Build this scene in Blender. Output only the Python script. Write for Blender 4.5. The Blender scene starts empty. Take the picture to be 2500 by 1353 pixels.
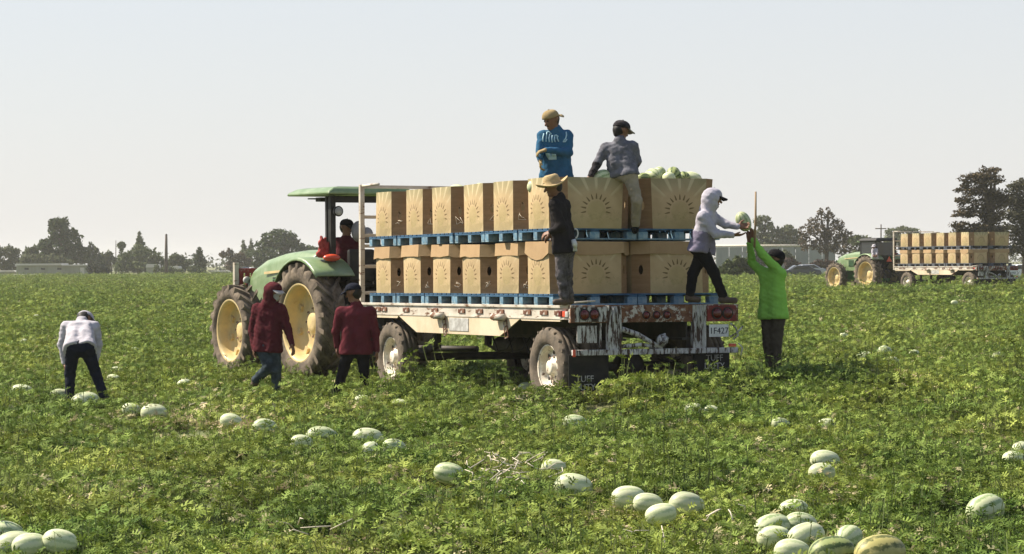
import bpy, bmesh, math, random
import numpy as np
from mathutils import Vector, Matrix
from mathutils.bvhtree import BVHTree

random.seed(7)
RNG = np.random.default_rng(7)
SC = bpy.context.scene
COL = SC.collection
R = math.radians

# ------------------------------------------------------------------ camera
F = 6000.0                      # focal length in pixels of the 2500 px wide photograph
CAM_H = 1.9
PITCH = (676.5 - 640.0) / F
ROLL = -0.006
fw = Vector((0, math.cos(PITCH), -math.sin(PITCH)))
up0 = Vector((0, math.sin(PITCH), math.cos(PITCH)))
rt0 = Vector((1, 0, 0))
rt = rt0 * math.cos(ROLL) + up0 * math.sin(ROLL)
up = up0 * math.cos(ROLL) - rt0 * math.sin(ROLL)
CAM = Vector((0, 0, CAM_H))
cd = bpy.data.cameras.new('camera')
cam = bpy.data.objects.new('camera', cd)
COL.objects.link(cam)
cam.matrix_world = Matrix((( rt.x, up.x, -fw.x, CAM.x), (rt.y, up.y, -fw.y, CAM.y), (rt.z, up.z, -fw.z, CAM.z), (0, 0, 0, 1)))
cd.sensor_width = 36.0
cd.lens = 36.0 * F / 2500.0
cd.clip_start = 0.5
cd.clip_end = 8000.0
SC.camera = cam

# ------------------------------------------------------------------ light
SUN_EL, SUN_PHI = R(48), R(19)          # sun from the left, a little behind the trailer
sdir = Vector((-math.cos(SUN_PHI) * math.cos(SUN_EL), math.sin(SUN_PHI) * math.cos(SUN_EL), math.sin(SUN_EL)))
sl = bpy.data.lights.new('sun', 'SUN')
sl.energy = 5.0
sl.angle = R(0.6)
sl.color = (1.0, 0.90, 0.74)
so = bpy.data.objects.new('sun', sl)
COL.objects.link(so)
so.rotation_euler = sdir.to_track_quat('Z', 'Y').to_euler()
so.location = (-30, 20, 60)
w = bpy.data.worlds.new('World')
SC.world = w
w.use_nodes = True
wn = w.node_tree
sky = wn.nodes.new('ShaderNodeTexSky')
sky.sky_type = 'NISHITA'
sky.sun_disc = False
sky.sun_elevation = SUN_EL
sky.sun_rotation = math.atan2(sdir.x, sdir.y)
sky.altitude = 0
sky.air_density = 1.0
sky.dust_density = 0.6
sky.ozone_density = 1.5
bg = wn.nodes['Background']
hzm = wn.nodes.new('ShaderNodeMix')             # thin even high haze over the whole sky
hzm.data_type = 'RGBA'
wtc = wn.nodes.new('ShaderNodeTexCoord')
wsp = wn.nodes.new('ShaderNodeSeparateXYZ')
wmr = wn.nodes.new('ShaderNodeMapRange')        # the haze thins out from the horizon upwards
wmr.inputs['From Min'].default_value = 0.0
wmr.inputs['From Max'].default_value = 0.6
wmr.inputs['To Min'].default_value = 0.90
wmr.inputs['To Max'].default_value = 0.08
wn.links.new(wtc.outputs['Generated'], wsp.inputs[0])
wn.links.new(wsp.outputs[2], wmr.inputs['Value'])
wn.links.new(wmr.outputs[0], hzm.inputs[0])
hzm.inputs[7].default_value = (4.75, 4.68, 4.72, 1)
wn.links.new(sky.outputs[0], hzm.inputs[6])
wn.links.new(hzm.outputs[2], bg.inputs['Color'])
bg.inputs['Strength'].default_value = 0.083
SC.view_settings.view_transform = 'Standard'
SC.view_settings.look = 'None'
SC.view_settings.exposure = 1.0
SC.view_settings.gamma = 1.0
SC.render.engine = 'CYCLES'
SC.cycles.max_bounces = 6
SC.cycles.diffuse_bounces = 3
SC.cycles.transmission_bounces = 4
SC.cycles.volume_bounces = 1
SC.cycles.caustics_reflective = False
SC.cycles.caustics_refractive = False


# ------------------------------------------------------------------ pixel / world helpers
def ray(px, py):
    return fw + rt * ((px - 1250) / F) - up * ((py - 676.5) / F)


def at(px, py, Y):
    d = ray(px, py)
    return CAM + d * (Y / d.y)


def horizon(px):
    return 640 + (1250 - px) * 0.006


def ground_z(x, y):
    z = 0.05 * np.sin((x * 0.9 + y * 0.43) * 3.1) * np.exp(-y / 60.0)
    z = z + 0.30 * np.exp(-((x - 4.2) / 1.7) ** 2 - ((y - 32.2) / 2.2) ** 2)
    # raised bed that runs past the tail of the trailer
    amp = np.clip(0.11 + 0.10 * (x - 0.3), 0.0, 0.30) / (1 + np.exp(-(x + 0.2) * 4)) / (1 + np.exp((x - 3.3) * 4))
    z = z + amp * np.exp(-((y - 29.9 - 0.43 * (x - 0.73)) / 0.75) ** 2)
    z = z + 0.50 * np.exp(-((x - 20) / 16.0) ** 2 - ((y - 106) / 10.0) ** 2)
    return z


# ------------------------------------------------------------------ materials
def new_mat(name):
    m = bpy.data.materials.new(name)
    m.use_nodes = True
    nt = m.node_tree
    b = nt.nodes['Principled BSDF']
    return m, nt, b


def nd(nt, t, **kw):
    n = nt.nodes.new(t)
    for k, v in kw.items():
        setattr(n, k, v)
    return n


def lk(nt, a, b):
    nt.links.new(a, b)


def mth(nt, op, a, b=None, c=None, clamp=False):
    n = nt.nodes.new('ShaderNodeMath')
    n.operation = op
    n.use_clamp = clamp
    for i, v in enumerate((a, b, c)):
        if v is None:
            continue
        if isinstance(v, (int, float)):
            n.inputs[i].default_value = v
        else:
            nt.links.new(v, n.inputs[i])
    return n.outputs[0]


def mixc(nt, fac, a, b):
    n = nt.nodes.new('ShaderNodeMix')
    n.data_type = 'RGBA'
    for i, v in ((0, fac), (6, a), (7, b)):
        if isinstance(v, (int, float)):
            n.inputs[i].default_value = v
        elif isinstance(v, tuple):
            n.inputs[i].default_value = (*v, 1)
        else:
            nt.links.new(v, n.inputs[i])
    return n.outputs[2]


def noise(nt, scale, detail=4, rough=0.6, coord='Object', dist=0.0, stretch=None):
    tc = nd(nt, 'ShaderNodeTexCoord')
    src = tc.outputs[coord]
    if stretch:
        mp = nd(nt, 'ShaderNodeMapping')
        mp.inputs['Scale'].default_value = stretch
        lk(nt, src, mp.inputs['Vector'])
        src = mp.outputs[0]
    n = nd(nt, 'ShaderNodeTexNoise')
    n.inputs['Scale'].default_value = scale
    n.inputs['Detail'].default_value = detail
    n.inputs['Roughness'].default_value = rough
    n.inputs['Distortion'].default_value = dist
    lk(nt, src, n.inputs['Vector'])
    return n.outputs['Fac']


def ramp(nt, fac, lo, hi):
    n = nd(nt, 'ShaderNodeMapRange')
    n.interpolation_type = 'SMOOTHSTEP'
    n.inputs['From Min'].default_value = lo
    n.inputs['From Max'].default_value = hi
    lk(nt, fac, n.inputs['Value'])
    return n.outputs['Result']


def pmat(name, c1, c2=None, scale=6.0, lo=0.35, hi=0.65, rough=0.7, bump=0.0, bscale=40.0, metal=0.0, stretch=None, spec=0.3, dirt=None, dlo=0.5, dhi=0.7, dscale=3.0, rand=0.0, dstretch=None):
    """A two-tone procedural surface with optional third wear colour and fine relief."""
    m, nt, b = new_mat(name)
    col = None
    if c2 is not None:
        f = ramp(nt, noise(nt, scale, 5, 0.65, stretch=stretch), lo, hi)
        col = mixc(nt, f, c1, c2)
    if dirt is not None:
        f = ramp(nt, noise(nt, dscale, 8, 0.7, stretch=dstretch), dlo, dhi)
        col = mixc(nt, f, col if col is not None else c1, dirt)
    if rand > 0:
        oi = nd(nt, 'ShaderNodeObjectInfo')
        hs = nd(nt, 'ShaderNodeHueSaturation')
        v = mth(nt, 'MULTIPLY_ADD', oi.outputs['Random'], 2 * rand, 1 - rand)
        lk(nt, v, hs.inputs['Value'])
        if col is None:
            hs.inputs['Color'].default_value = (*c1, 1)
        else:
            lk(nt, col, hs.inputs['Color'])
        col = hs.outputs[0]
    if col is None:
        b.inputs['Base Color'].default_value = (*c1, 1)
    else:
        lk(nt, col, b.inputs['Base Color'])
    b.inputs['Roughness'].default_value = rough
    b.inputs['Metallic'].default_value = metal
    b.inputs['Specular IOR Level'].default_value = spec
    if bump > 0:
        bp = nd(nt, 'ShaderNodeBump')
        bp.inputs['Strength'].default_value = bump
        bp.inputs['Distance'].default_value = 0.02
        lk(nt, noise(nt, bscale, 4, 0.6), bp.inputs['Height'])
        lk(nt, bp.outputs[0], b.inputs['Normal'])
    return m


def leaf_mat(name, trans=0.35, spec=0.25, rough=0.5, rand=0.25, patchy=False):
    m, nt, b = new_mat(name)
    a = nd(nt, 'ShaderNodeAttribute', attribute_name='Col')
    oi = nd(nt, 'ShaderNodeObjectInfo')
    hs = nd(nt, 'ShaderNodeHueSaturation')
    lk(nt, mth(nt, 'MULTIPLY_ADD', oi.outputs['Random'], 2 * rand, 1 - rand), hs.inputs['Value'])
    src = a.outputs['Color']
    if patchy:                                   # broad patches of yellowing and of deep green growth
        n1 = nd(nt, 'ShaderNodeTexNoise')
        n1.inputs['Scale'].default_value = 0.45
        n1.inputs['Detail'].default_value = 3
        lk(nt, oi.outputs['Location'], n1.inputs['Vector'])
        h0 = nd(nt, 'ShaderNodeHueSaturation')
        lk(nt, mth(nt, 'MULTIPLY_ADD', ramp(nt, n1.outputs['Fac'], 0.3, 0.7), -0.045, 0.517), h0.inputs['Hue'])
        lk(nt, mth(nt, 'MULTIPLY_ADD', ramp(nt, n1.outputs['Fac'], 0.3, 0.7), 0.45, 0.78), h0.inputs['Value'])
        lk(nt, src, h0.inputs['Color'])
        src = h0.outputs[0]
    lk(nt, src, hs.inputs['Color'])
    lk(nt, hs.outputs[0], b.inputs['Base Color'])
    b.inputs['Roughness'].default_value = rough
    b.inputs['Specular IOR Level'].default_value = spec
    t = nd(nt, 'ShaderNodeBsdfTranslucent')
    hs2 = nd(nt, 'ShaderNodeHueSaturation')
    hs2.inputs['Value'].default_value = 1.3
    hs2.inputs['Hue'].default_value = 0.49
    lk(nt, hs.outputs[0], hs2.inputs['Color'])
    lk(nt, hs2.outputs[0], t.inputs['Color'])
    mx = nd(nt, 'ShaderNodeMixShader')
    mx.inputs[0].default_value = trans
    lk(nt, b.outputs[0], mx.inputs[1])
    lk(nt, t.outputs[0], mx.inputs[2])
    lk(nt, mx.outputs[0], nt.nodes['Material Output'].inputs['Surface'])
    return m


M = {}
M['kraft'] = pmat('kraft_card', (0.29, 0.175, 0.088), (0.24, 0.145, 0.07), 3, rough=0.85, bump=0.15, bscale=25, rand=0.06, stretch=(1, 1, 6))  # chamfer board, colour darkened to deepen the shaded gaps between bins
M['kraft_lid'] = pmat('kraft_lid_card', (0.40, 0.27, 0.145), (0.35, 0.23, 0.12), 3, rough=0.85, bump=0.15, bscale=25, rand=0.06)


def print_mat():
    """Kraft board with a printed rising sun; UV in metres, origin at the panel's bottom centre."""
    m, nt, b = new_mat('kraft_sunburst_print')
    uv = nd(nt, 'ShaderNodeUVMap')
    sp = nd(nt, 'ShaderNodeSeparateXYZ')
    lk(nt, uv.outputs[0], sp.inputs[0])
    x = sp.outputs[0]
    yy = sp.outputs[1]
    y = mth(nt, 'SUBTRACT', yy, 0.235)
    r = mth(nt, 'SQRT', mth(nt, 'ADD', mth(nt, 'MULTIPLY', x, x), mth(nt, 'MULTIPLY', y, y)))
    an = mth(nt, 'ARCTAN2', x, y)                     # 0 straight up
    base = mixc(nt, ramp(nt, noise(nt, 4, 5, 0.6), 0.3, 0.7), (0.48, 0.355, 0.205), (0.41, 0.30, 0.165))
    # printed tint: olive at the top of the panel, weaker below
    topf = ramp(nt, yy, 0.40, 0.66)
    base = mixc(nt, mth(nt, 'MULTIPLY', topf, 0.62), base, (0.20, 0.205, 0.115))
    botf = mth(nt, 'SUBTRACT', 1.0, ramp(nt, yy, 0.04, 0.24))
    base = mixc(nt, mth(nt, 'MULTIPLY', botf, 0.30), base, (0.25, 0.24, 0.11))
    # pale long rays fanning towards the top
    wv = mth(nt, 'COSINE', mth(nt, 'MULTIPLY', an, 15.0))
    lr = mth(nt, 'MULTIPLY', ramp(nt, wv, 0.55, 0.85), ramp(nt, r, 0.24, 0.32))
    lr = mth(nt, 'MULTIPLY', lr, mth(nt, 'SUBTRACT', 1.0, ramp(nt, mth(nt, 'ABSOLUTE', an), 0.75, 0.95)))
    base = mixc(nt, mth(nt, 'MULTIPLY', lr, 0.55), base, (0.58, 0.49, 0.31))
    # dark tapering spikes round the disc
    wv2 = mth(nt, 'COSINE', mth(nt, 'MULTIPLY', an, 18.0))
    thr = mth(nt, 'MULTIPLY_ADD', mth(nt, 'SUBTRACT', r, 0.145), 12.0, 0.05)
    sp_ = ramp(nt, mth(nt, 'SUBTRACT', wv2, thr), -0.05, 0.25)
    ring = mth(nt, 'MULTIPLY', ramp(nt, r, 0.135, 0.15), mth(nt, 'SUBTRACT', 1.0, ramp(nt, r, 0.225, 0.245)))
    sp_ = mth(nt, 'MULTIPLY', mth(nt, 'MULTIPLY', sp_, ring), mth(nt, 'SUBTRACT', 1.0, ramp(nt, mth(nt, 'ABSOLUTE', an), 1.75, 1.85)))
    base = mixc(nt, mth(nt, 'MULTIPLY', sp_, 0.85), base, (0.11, 0.075, 0.03))
    # disc and faint scene under it
    disc = mth(nt, 'SUBTRACT', 1.0, ramp(nt, r, 0.115, 0.13))
    base = mixc(nt, mth(nt, 'MULTIPLY', disc, 0.28), base, (0.30, 0.26, 0.10))
    pic = mth(nt, 'MULTIPLY', ramp(nt, noise(nt, 22, 3, 0.6, 'UV'), 0.5, 0.6), mth(nt, 'SUBTRACT', 1.0, ramp(nt, mth(nt, 'ABSOLUTE', mth(nt, 'SUBTRACT', yy, 0.16)), 0.03, 0.1)))
    base = mixc(nt, mth(nt, 'MULTIPLY', pic, 0.3), base, (0.22, 0.2, 0.08))
    oi = nd(nt, 'ShaderNodeObjectInfo')
    hs = nd(nt, 'ShaderNodeHueSaturation')
    lk(nt, mth(nt, 'MULTIPLY_ADD', oi.outputs['Random'], 0.24, 0.87), hs.inputs['Value'])
    lk(nt, base, hs.inputs['Color'])
    lk(nt, hs.outputs[0], b.inputs['Base Color'])
    b.inputs['Roughness'].default_value = 0.8
    b.inputs['Specular IOR Level'].default_value = 0.2
    bp = nd(nt, 'ShaderNodeBump')
    bp.inputs['Strength'].default_value = 0.15
    bp.inputs['Distance'].default_value = 0.02
    lk(nt, noise(nt, 14, 3, 0.5), bp.inputs['Height'])
    lk(nt, bp.outputs[0], b.inputs['Normal'])
    return m


M['print'] = print_mat()
M['pallet'] = pmat('blue_pallet_paint', (0.02, 0.068, 0.14), (0.045, 0.125, 0.21), 9, rough=0.7, dirt=(0.25, 0.24, 0.2), dlo=0.58, dhi=0.72, dscale=14, rand=0.2)
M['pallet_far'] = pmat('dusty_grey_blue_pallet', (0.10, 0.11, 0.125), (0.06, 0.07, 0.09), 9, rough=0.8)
M['pallet_end'] = pmat('worn_pale_blue_paint', (0.09, 0.19, 0.28), (0.22, 0.31, 0.36), 12, rough=0.75, dirt=(0.3, 0.29, 0.25), dlo=0.55, dhi=0.68, dscale=16, rand=0.2)  # sunlight put into the colour: paler blue for blocks and bottom boards
M['rustwhite'] = pmat('flaking_white_paint', (0.56, 0.52, 0.45), (0.44, 0.39, 0.32), 3, rough=0.6, dirt=(0.13, 0.06, 0.03), dlo=0.54, dhi=0.62, dscale=6, dstretch=(0.5, 0.5, 2.0), bump=0.2, bscale=18)
M['peel'] = pmat('peeling_paint_steel', (0.50, 0.50, 0.48), (0.38, 0.37, 0.35), 5, rough=0.65, dirt=(0.05, 0.028, 0.02), dlo=0.49, dhi=0.55, dscale=6, dstretch=(3.2, 3.2, 0.55), bump=0.3, bscale=20)
M['cream'] = pmat('sun_bleached_panel', (0.66, 0.55, 0.40), (0.54, 0.44, 0.3), 2.2, rough=0.55, dirt=(0.30, 0.17, 0.08), dlo=0.62, dhi=0.75, dscale=7)
M['rust'] = pmat('rusty_steel', (0.10, 0.04, 0.025), (0.2, 0.10, 0.055), 9, rough=0.85, bump=0.3, dirt=(0.45, 0.42, 0.38), dlo=0.52, dhi=0.58, dscale=11)
M['darksteel'] = pmat('dark_oily_steel', (0.03, 0.027, 0.025), (0.055, 0.045, 0.035), 8, rough=0.6)
M['tyre'] = pmat('dusty_rubber', (0.17, 0.135, 0.10), (0.085, 0.07, 0.055), 7, rough=0.9, bump=0.3, bscale=30)
M['tyre_ag'] = pmat('dusty_farm_tyre', (0.19, 0.15, 0.11), (0.07, 0.055, 0.042), 5, rough=0.9, bump=0.25, bscale=25)
M['rimwhite'] = pmat('muddy_white_rim', (0.78, 0.73, 0.62), (0.6, 0.52, 0.4), 8, rough=0.5, dirt=(0.14, 0.08, 0.045), dlo=0.56, dhi=0.62, dscale=13)
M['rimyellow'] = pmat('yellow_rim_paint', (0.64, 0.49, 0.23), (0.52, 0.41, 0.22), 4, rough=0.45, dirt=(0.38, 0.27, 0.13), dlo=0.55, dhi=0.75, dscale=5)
M['green'] = pmat('faded_tractor_green', (0.14, 0.21, 0.09), (0.21, 0.28, 0.15), 3, rough=0.35, dirt=(0.36, 0.38, 0.26), dlo=0.55, dhi=0.8, dscale=3, spec=0.5)
M['darkgreen'] = pmat('tractor_green', (0.03, 0.13, 0.035), (0.045, 0.16, 0.05), 3, rough=0.4, dirt=(0.16, 0.17, 0.11), dlo=0.58, dhi=0.8, dscale=5, spec=0.5)
M['black'] = pmat('black_plastic', (0.016, 0.016, 0.016), (0.03, 0.028, 0.025), 8, rough=0.6)
M['flap'] = pmat('black_rubber_flap', (0.012, 0.012, 0.012), (0.03, 0.028, 0.025), 4, rough=0.8)
M['redpaint'] = pmat('red_paint', (0.20, 0.022, 0.02), (0.13, 0.02, 0.018), 7, rough=0.6, dirt=(0.3, 0.24, 0.2), dlo=0.56, dhi=0.7, dscale=12)
M['redlens'] = pmat('red_lamp_lens', (0.10, 0.008, 0.007), rough=0.2, spec=0.5)
M['orangelens'] = pmat('orange_red_lens', (0.55, 0.07, 0.03), rough=0.25, spec=0.5)
M['redcloth'] = pmat('faded_red_cloth', (0.22, 0.03, 0.028), (0.34, 0.06, 0.05), 14, rough=0.95)
M['white'] = pmat('white_print', (0.5, 0.5, 0.48), (0.3, 0.29, 0.27), 9, rough=0.6)
M['plate'] = pmat('white_number_plate', (0.62, 0.64, 0.64), (0.5, 0.52, 0.52), 6, rough=0.4)
M['ink'] = pmat('dark_blue_ink', (0.015, 0.02, 0.04), rough=0.5)
M['mark'] = pmat('pale_chalk_mark', (0.62, 0.55, 0.44), rough=0.9)
M['wood'] = pmat('weathered_wood', (0.36, 0.26, 0.16), (0.26, 0.18, 0.11), 9, rough=0.85, stretch=(1, 1, 0.1))
M['deckwood'] = pmat('worn_deck_planks', (0.30, 0.24, 0.17), (0.2, 0.155, 0.11), 8, rough=0.9)
M['glass'] = pmat('dark_cab_glass', (0.02, 0.024, 0.026), rough=0.08, spec=0.6)
M['silver'] = pmat('silver_car_paint', (0.42, 0.44, 0.46), (0.36, 0.38, 0.40), 3, rough=0.35, metal=0.3)
M['carblack'] = pmat('dark_car_paint', (0.05, 0.055, 0.065), rough=0.3, spec=0.5)
M['carwhite'] = pmat('white_car_paint', (0.72, 0.73, 0.74), rough=0.35, spec=0.5)
M['greyheap'] = pmat('grey_sack_cloth', (0.26, 0.25, 0.25), (0.18, 0.17, 0.17), 8, rough=0.95)
M['shedwall'] = pmat('grey_green_shed_wall', (0.26, 0.27, 0.20), (0.30, 0.31, 0.25), 0.5, rough=0.9, stretch=(3, 3, 0.4))
M['shedroof'] = pmat('pale_metal_roof', (0.56, 0.54, 0.48), (0.48, 0.46, 0.41), 0.6, rough=0.6)
M['greywall'] = pmat('grey_far_wall', (0.24, 0.25, 0.23), (0.3, 0.31, 0.28), 0.3, rough=0.9, stretch=(3, 3, 0.5))
M['bark'] = pmat('grey_brown_bark', (0.12, 0.09, 0.065), (0.07, 0.055, 0.04), 3, rough=0.95, stretch=(4, 4, 0.5))
M['pole'] = pmat('dark_creosote_pole', (0.05, 0.038, 0.03), (0.08, 0.06, 0.045), 3, rough=0.9)
M['leaf'] = leaf_mat('melon_vine_leaf', 0.16, 0.06, 0.6, 0.25, True)
M['tree'] = leaf_mat('tree_foliage', 0.2, 0.15, 0.7, 0.1)
M['straw'] = pmat('straw_weave', (0.42, 0.32, 0.17), (0.35, 0.26, 0.13), 30, rough=0.85, bump=0.3, bscale=80)
# clothes and skin
M['skin'] = pmat('brown_skin', (0.17, 0.085, 0.05), (0.21, 0.105, 0.065), 9, rough=0.55)
M['hair'] = pmat('black_hair', (0.012, 0.01, 0.009), rough=0.6)


def cloth(name, c, v=0.12, sc=7):
    c2 = tuple(max(0, k * (1 - 2 * v)) for k in c)
    return pmat(name, c, c2, sc, rough=0.95, bump=0.5, bscale=11, spec=0.1)


M['c_white'] = cloth('pale_lilac_shirt_cloth', (0.46, 0.44, 0.48))
M['c_navy'] = cloth('navy_trouser_cloth', (0.012, 0.015, 0.026))
M['c_maroon'] = cloth('maroon_hoodie_cloth', (0.085, 0.016, 0.022))
M['c_maroon2'] = cloth('faded_maroon_shirt_cloth', (0.115, 0.021, 0.03))
M['c_jeans'] = cloth('blue_denim', (0.055, 0.075, 0.09), 0.3)
M['c_black'] = cloth('black_cloth', (0.01, 0.01, 0.012))
M['c_blue'] = cloth('blue_hoodie_cloth', (0.035, 0.12, 0.22))
M['c_grey'] = cloth('grey_shirt_cloth', (0.16, 0.16, 0.185), 0.2, 12)
M['c_darksleeve'] = cloth('dark_sleeve_cloth', (0.05, 0.045, 0.05), 0.3, 16)
M['c_khaki'] = cloth('khaki_trouser_cloth', (0.30, 0.26, 0.19))
M['c_char'] = cloth('charcoal_jacket_cloth', (0.022, 0.019, 0.02))
M['c_greyjean'] = cloth('faded_grey_jeans', (0.13, 0.115, 0.12), 0.35, 9)
M['c_lilac'] = cloth('pale_lilac_hoodie_cloth', (0.43, 0.41, 0.47))
M['c_lilac2'] = cloth('dusty_lilac_panel_cloth', (0.20, 0.18, 0.25))
M['c_lime'] = cloth('lime_green_shirt_cloth', (0.24, 0.50, 0.085), 0.06)
M['c_olive'] = cloth('dark_olive_trouser_cloth', (0.07, 0.06, 0.045))
M['c_tan'] = cloth('tan_cap_cloth', (0.33, 0.25, 0.13))
M['c_boot'] = pmat('brown_boot_leather', (0.09, 0.06, 0.045), (0.06, 0.045, 0.035), 9, rough=0.7)
M['c_mask'] = pmat('grey_cloth_mask', (0.34, 0.33, 0.33), rough=0.9)
M['c_glove'] = pmat('pale_work_glove', (0.62, 0.62, 0.6), (0.5, 0.5, 0.48), 10, rough=0.9)
M['c_paleblue'] = pmat('pale_blue_print', (0.40, 0.60, 0.68), rough=0.9)
M['c_brim'] = cloth('light_brim_cloth', (0.5, 0.46, 0.42))
M['eye'] = pmat('dark_eye', (0.01, 0.008, 0.006), rough=0.2)


def melon_mat(name, c1, c2, c3, stripe=0.55, n=9):
    m, nt, b = new_mat(name)
    tc = nd(nt, 'ShaderNodeTexCoord')
    sp = nd(nt, 'ShaderNodeSeparateXYZ')
    lk(nt, tc.outputs['Object'], sp.inputs[0])
    an = mth(nt, 'ARCTAN2', sp.outputs[1], sp.outputs[2])
    nz = noise(nt, 14, 4, 0.6)
    wv = mth(nt, 'SINE', mth(nt, 'ADD', mth(nt, 'MULTIPLY', an, float(n)), mth(nt, 'MULTIPLY', nz, 5.0)))
    f = ramp(nt, wv, -0.1, 0.8)
    f = mth(nt, 'MULTIPLY', f, stripe)
    col = mixc(nt, f, c1, c2)
    col = mixc(nt, mth(nt, 'MULTIPLY', ramp(nt, noise(nt, 5, 3, 0.5), 0.5, 0.7), 0.5), col, c3)
    oi = nd(nt, 'ShaderNodeObjectInfo')
    hs = nd(nt, 'ShaderNodeHueSaturation')
    lk(nt, mth(nt, 'MULTIPLY_ADD', oi.outputs['Random'], 0.24, 0.88), hs.inputs['Value'])
    lk(nt, col, hs.inputs['Color'])
    lk(nt, hs.outputs[0], b.inputs['Base Color'])
    b.inputs['Roughness'].default_value = 0.5
    b.inputs['Specular IOR Level'].default_value = 0.3
    return m


M['m_pale'] = melon_mat('pale_melon_rind', (0.54, 0.57, 0.36), (0.27, 0.35, 0.16), (0.58, 0.56, 0.36), 0.55, 9)
M['m_mid'] = melon_mat('light_green_melon_rind', (0.46, 0.50, 0.30), (0.15, 0.23, 0.08), (0.52, 0.50, 0.31), 0.75, 9)
M['m_dark'] = melon_mat('striped_green_melon_rind', (0.27, 0.32, 0.12), (0.03, 0.06, 0.015), (0.45, 0.43, 0.17), 0.9, 8)
M['m_yellow'] = melon_mat('yellowed_striped_melon_rind', (0.40, 0.36, 0.13), (0.06, 0.08, 0.02), (0.60, 0.52, 0.22), 0.85, 8)


# ------------------------------------------------------------------ mesh helpers
class MB:
    """Collects shapes and links them as one mesh object."""

    def __init__(self):
        self.v = []
        self.f = []
        self.mi = []
        self.sm = []

    def add(self, verts, faces, mi=0, smooth=False):
        o = len(self.v)
        self.v += [tuple(p) for p in verts]
        for q in faces:
            self.f.append(tuple(i + o for i in q))
            self.mi.append(mi)
            self.sm.append(smooth)
        return self

    def box(self, lo, hi, mi=0, mat=None):
        x0, y0, z0 = lo
        x1, y1, z1 = hi
        vs = [Vector(p) for p in ((x0, y0, z0), (x1, y0, z0), (x1, y1, z0), (x0, y1, z0), (x0, y0, z1), (x1, y0, z1), (x1, y1, z1), (x0, y1, z1))]
        if mat:
            vs = [mat @ p for p in vs]
        return self.add(vs, [(0, 3, 2, 1), (4, 5, 6, 7), (0, 1, 5, 4), (1, 2, 6, 5), (2, 3, 7, 6), (3, 0, 4, 7)], mi)

    def bbox(self, lo, hi, b=0.01, mi=0):
        """box with bevelled edges"""
        bm = bmesh.new()
        bmesh.ops.create_cube(bm, size=1)
        for vt in bm.verts:
            vt.co = Vector([lo[i] + (vt.co[i] + 0.5) * (hi[i] - lo[i]) for i in range(3)])
        bmesh.ops.bevel(bm, geom=bm.edges[:], offset=b, segments=2, affect='EDGES', profile=0.6)
        bm.verts.index_update()
        self.add([vt.co for vt in bm.verts], [[vt.index for vt in fc.verts] for fc in bm.faces], mi)
        bm.free()
        return self

    def tube(self, pts, rad, n=8, mi=0, cap=True, smooth=True):
        pts = [Vector(p) for p in pts]
        rads = rad if isinstance(rad, (list, tuple)) else [rad] * len(pts)
        vs, fs = [], []
        prev = None
        for i, p in enumerate(pts):
            t = (pts[min(i + 1, len(pts) - 1)] - pts[max(i - 1, 0)]).normalized()
            if prev is None:
                a = Vector((0, 0, 1)) if abs(t.z) < 0.9 else Vector((1, 0, 0))
                nrm = t.cross(a).normalized()
            else:
                nrm = (prev - t * prev.dot(t)).normalized()
            prev = nrm
            bn = t.cross(nrm)
            for k in range(n):
                a = 2 * math.pi * k / n
                vs.append(p + (nrm * math.cos(a) + bn * math.sin(a)) * rads[i])
        for i in range(len(pts) - 1):
            for k in range(n):
                k2 = (k + 1) % n
                fs.append((i * n + k, i * n + k2, (i + 1) * n + k2, (i + 1) * n + k))
        if cap:
            fs.append(tuple(range(n - 1, -1, -1)))
            fs.append(tuple((len(pts) - 1) * n + k for k in range(n)))
        return self.add(vs, fs, mi, smooth)

    def lathe(self, prof, n=32, axis='v', c=(0, 0, 0), mi=0, smooth=True):
        """profile of (offset along axis, radius); axis 'v' is local y, 'z' is local z, 'u' is local x"""
        vs, fs = [], []
        for (a, r) in prof:
            for k in range(n):
                t = 2 * math.pi * k / n
                p, q = r * math.cos(t), r * math.sin(t)
                if axis == 'v':
                    vs.append((c[0] + p, c[1] + a, c[2] + q))
                elif axis == 'u':
                    vs.append((c[0] + a, c[1] + p, c[2] + q))
                else:
                    vs.append((c[0] + p, c[1] + q, c[2] + a))
        for i in range(len(prof) - 1):
            for k in range(n):
                k2 = (k + 1) % n
                fs.append((i * n + k, i * n + k2, (i + 1) * n + k2, (i + 1) * n + k))
        return self.add(vs, fs, mi, smooth)

    def prism(self, poly, axis, a0, a1, mi=0):
        """extrude a polygon; axis 'v': poly in (x,z); axis 'u': poly in (y,z); axis 'z': poly in (x,y)"""
        def P(p, a):
            return {'v': (p[0], a, p[1]), 'u': (a, p[0], p[1]), 'z': (p[0], p[1], a)}[axis]
        n = len(poly)
        vs = [P(p, a0) for p in poly] + [P(p, a1) for p in poly]
        fs = [tuple(range(n - 1, -1, -1)), tuple(range(n, 2 * n))]
        for k in range(n):
            k2 = (k + 1) % n
            fs.append((k, k2, n + k2, n + k))
        return self.add(vs, fs, mi)

    def ball(self, c, r, mi=0, n=12, m=8):
        rr = r if isinstance(r, (tuple, list)) else (r, r, r)
        vs = [(c[0], c[1], c[2] + rr[2])]
        for i in range(1, m):
            p = math.pi * i / m
            for k in range(n):
                t = 2 * math.pi * k / n
                vs.append((c[0] + rr[0] * math.sin(p) * math.cos(t), c[1] + rr[1] * math.sin(p) * math.sin(t), c[2] + rr[2] * math.cos(p)))
        vs.append((c[0], c[1], c[2] - rr[2]))
        fs = []
        for k in range(n):
            fs.append((0, 1 + k, 1 + (k + 1) % n))
        for i in range(m - 2):
            for k in range(n):
                a = 1 + i * n
                fs.append((a + k, a + n + k, a + n + (k + 1) % n, a + (k + 1) % n))
        last = len(vs) - 1
        a = 1 + (m - 2) * n
        for k in range(n):
            fs.append((a + k, last, a + (k + 1) % n))
        return self.add(vs, fs, mi, True)

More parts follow.
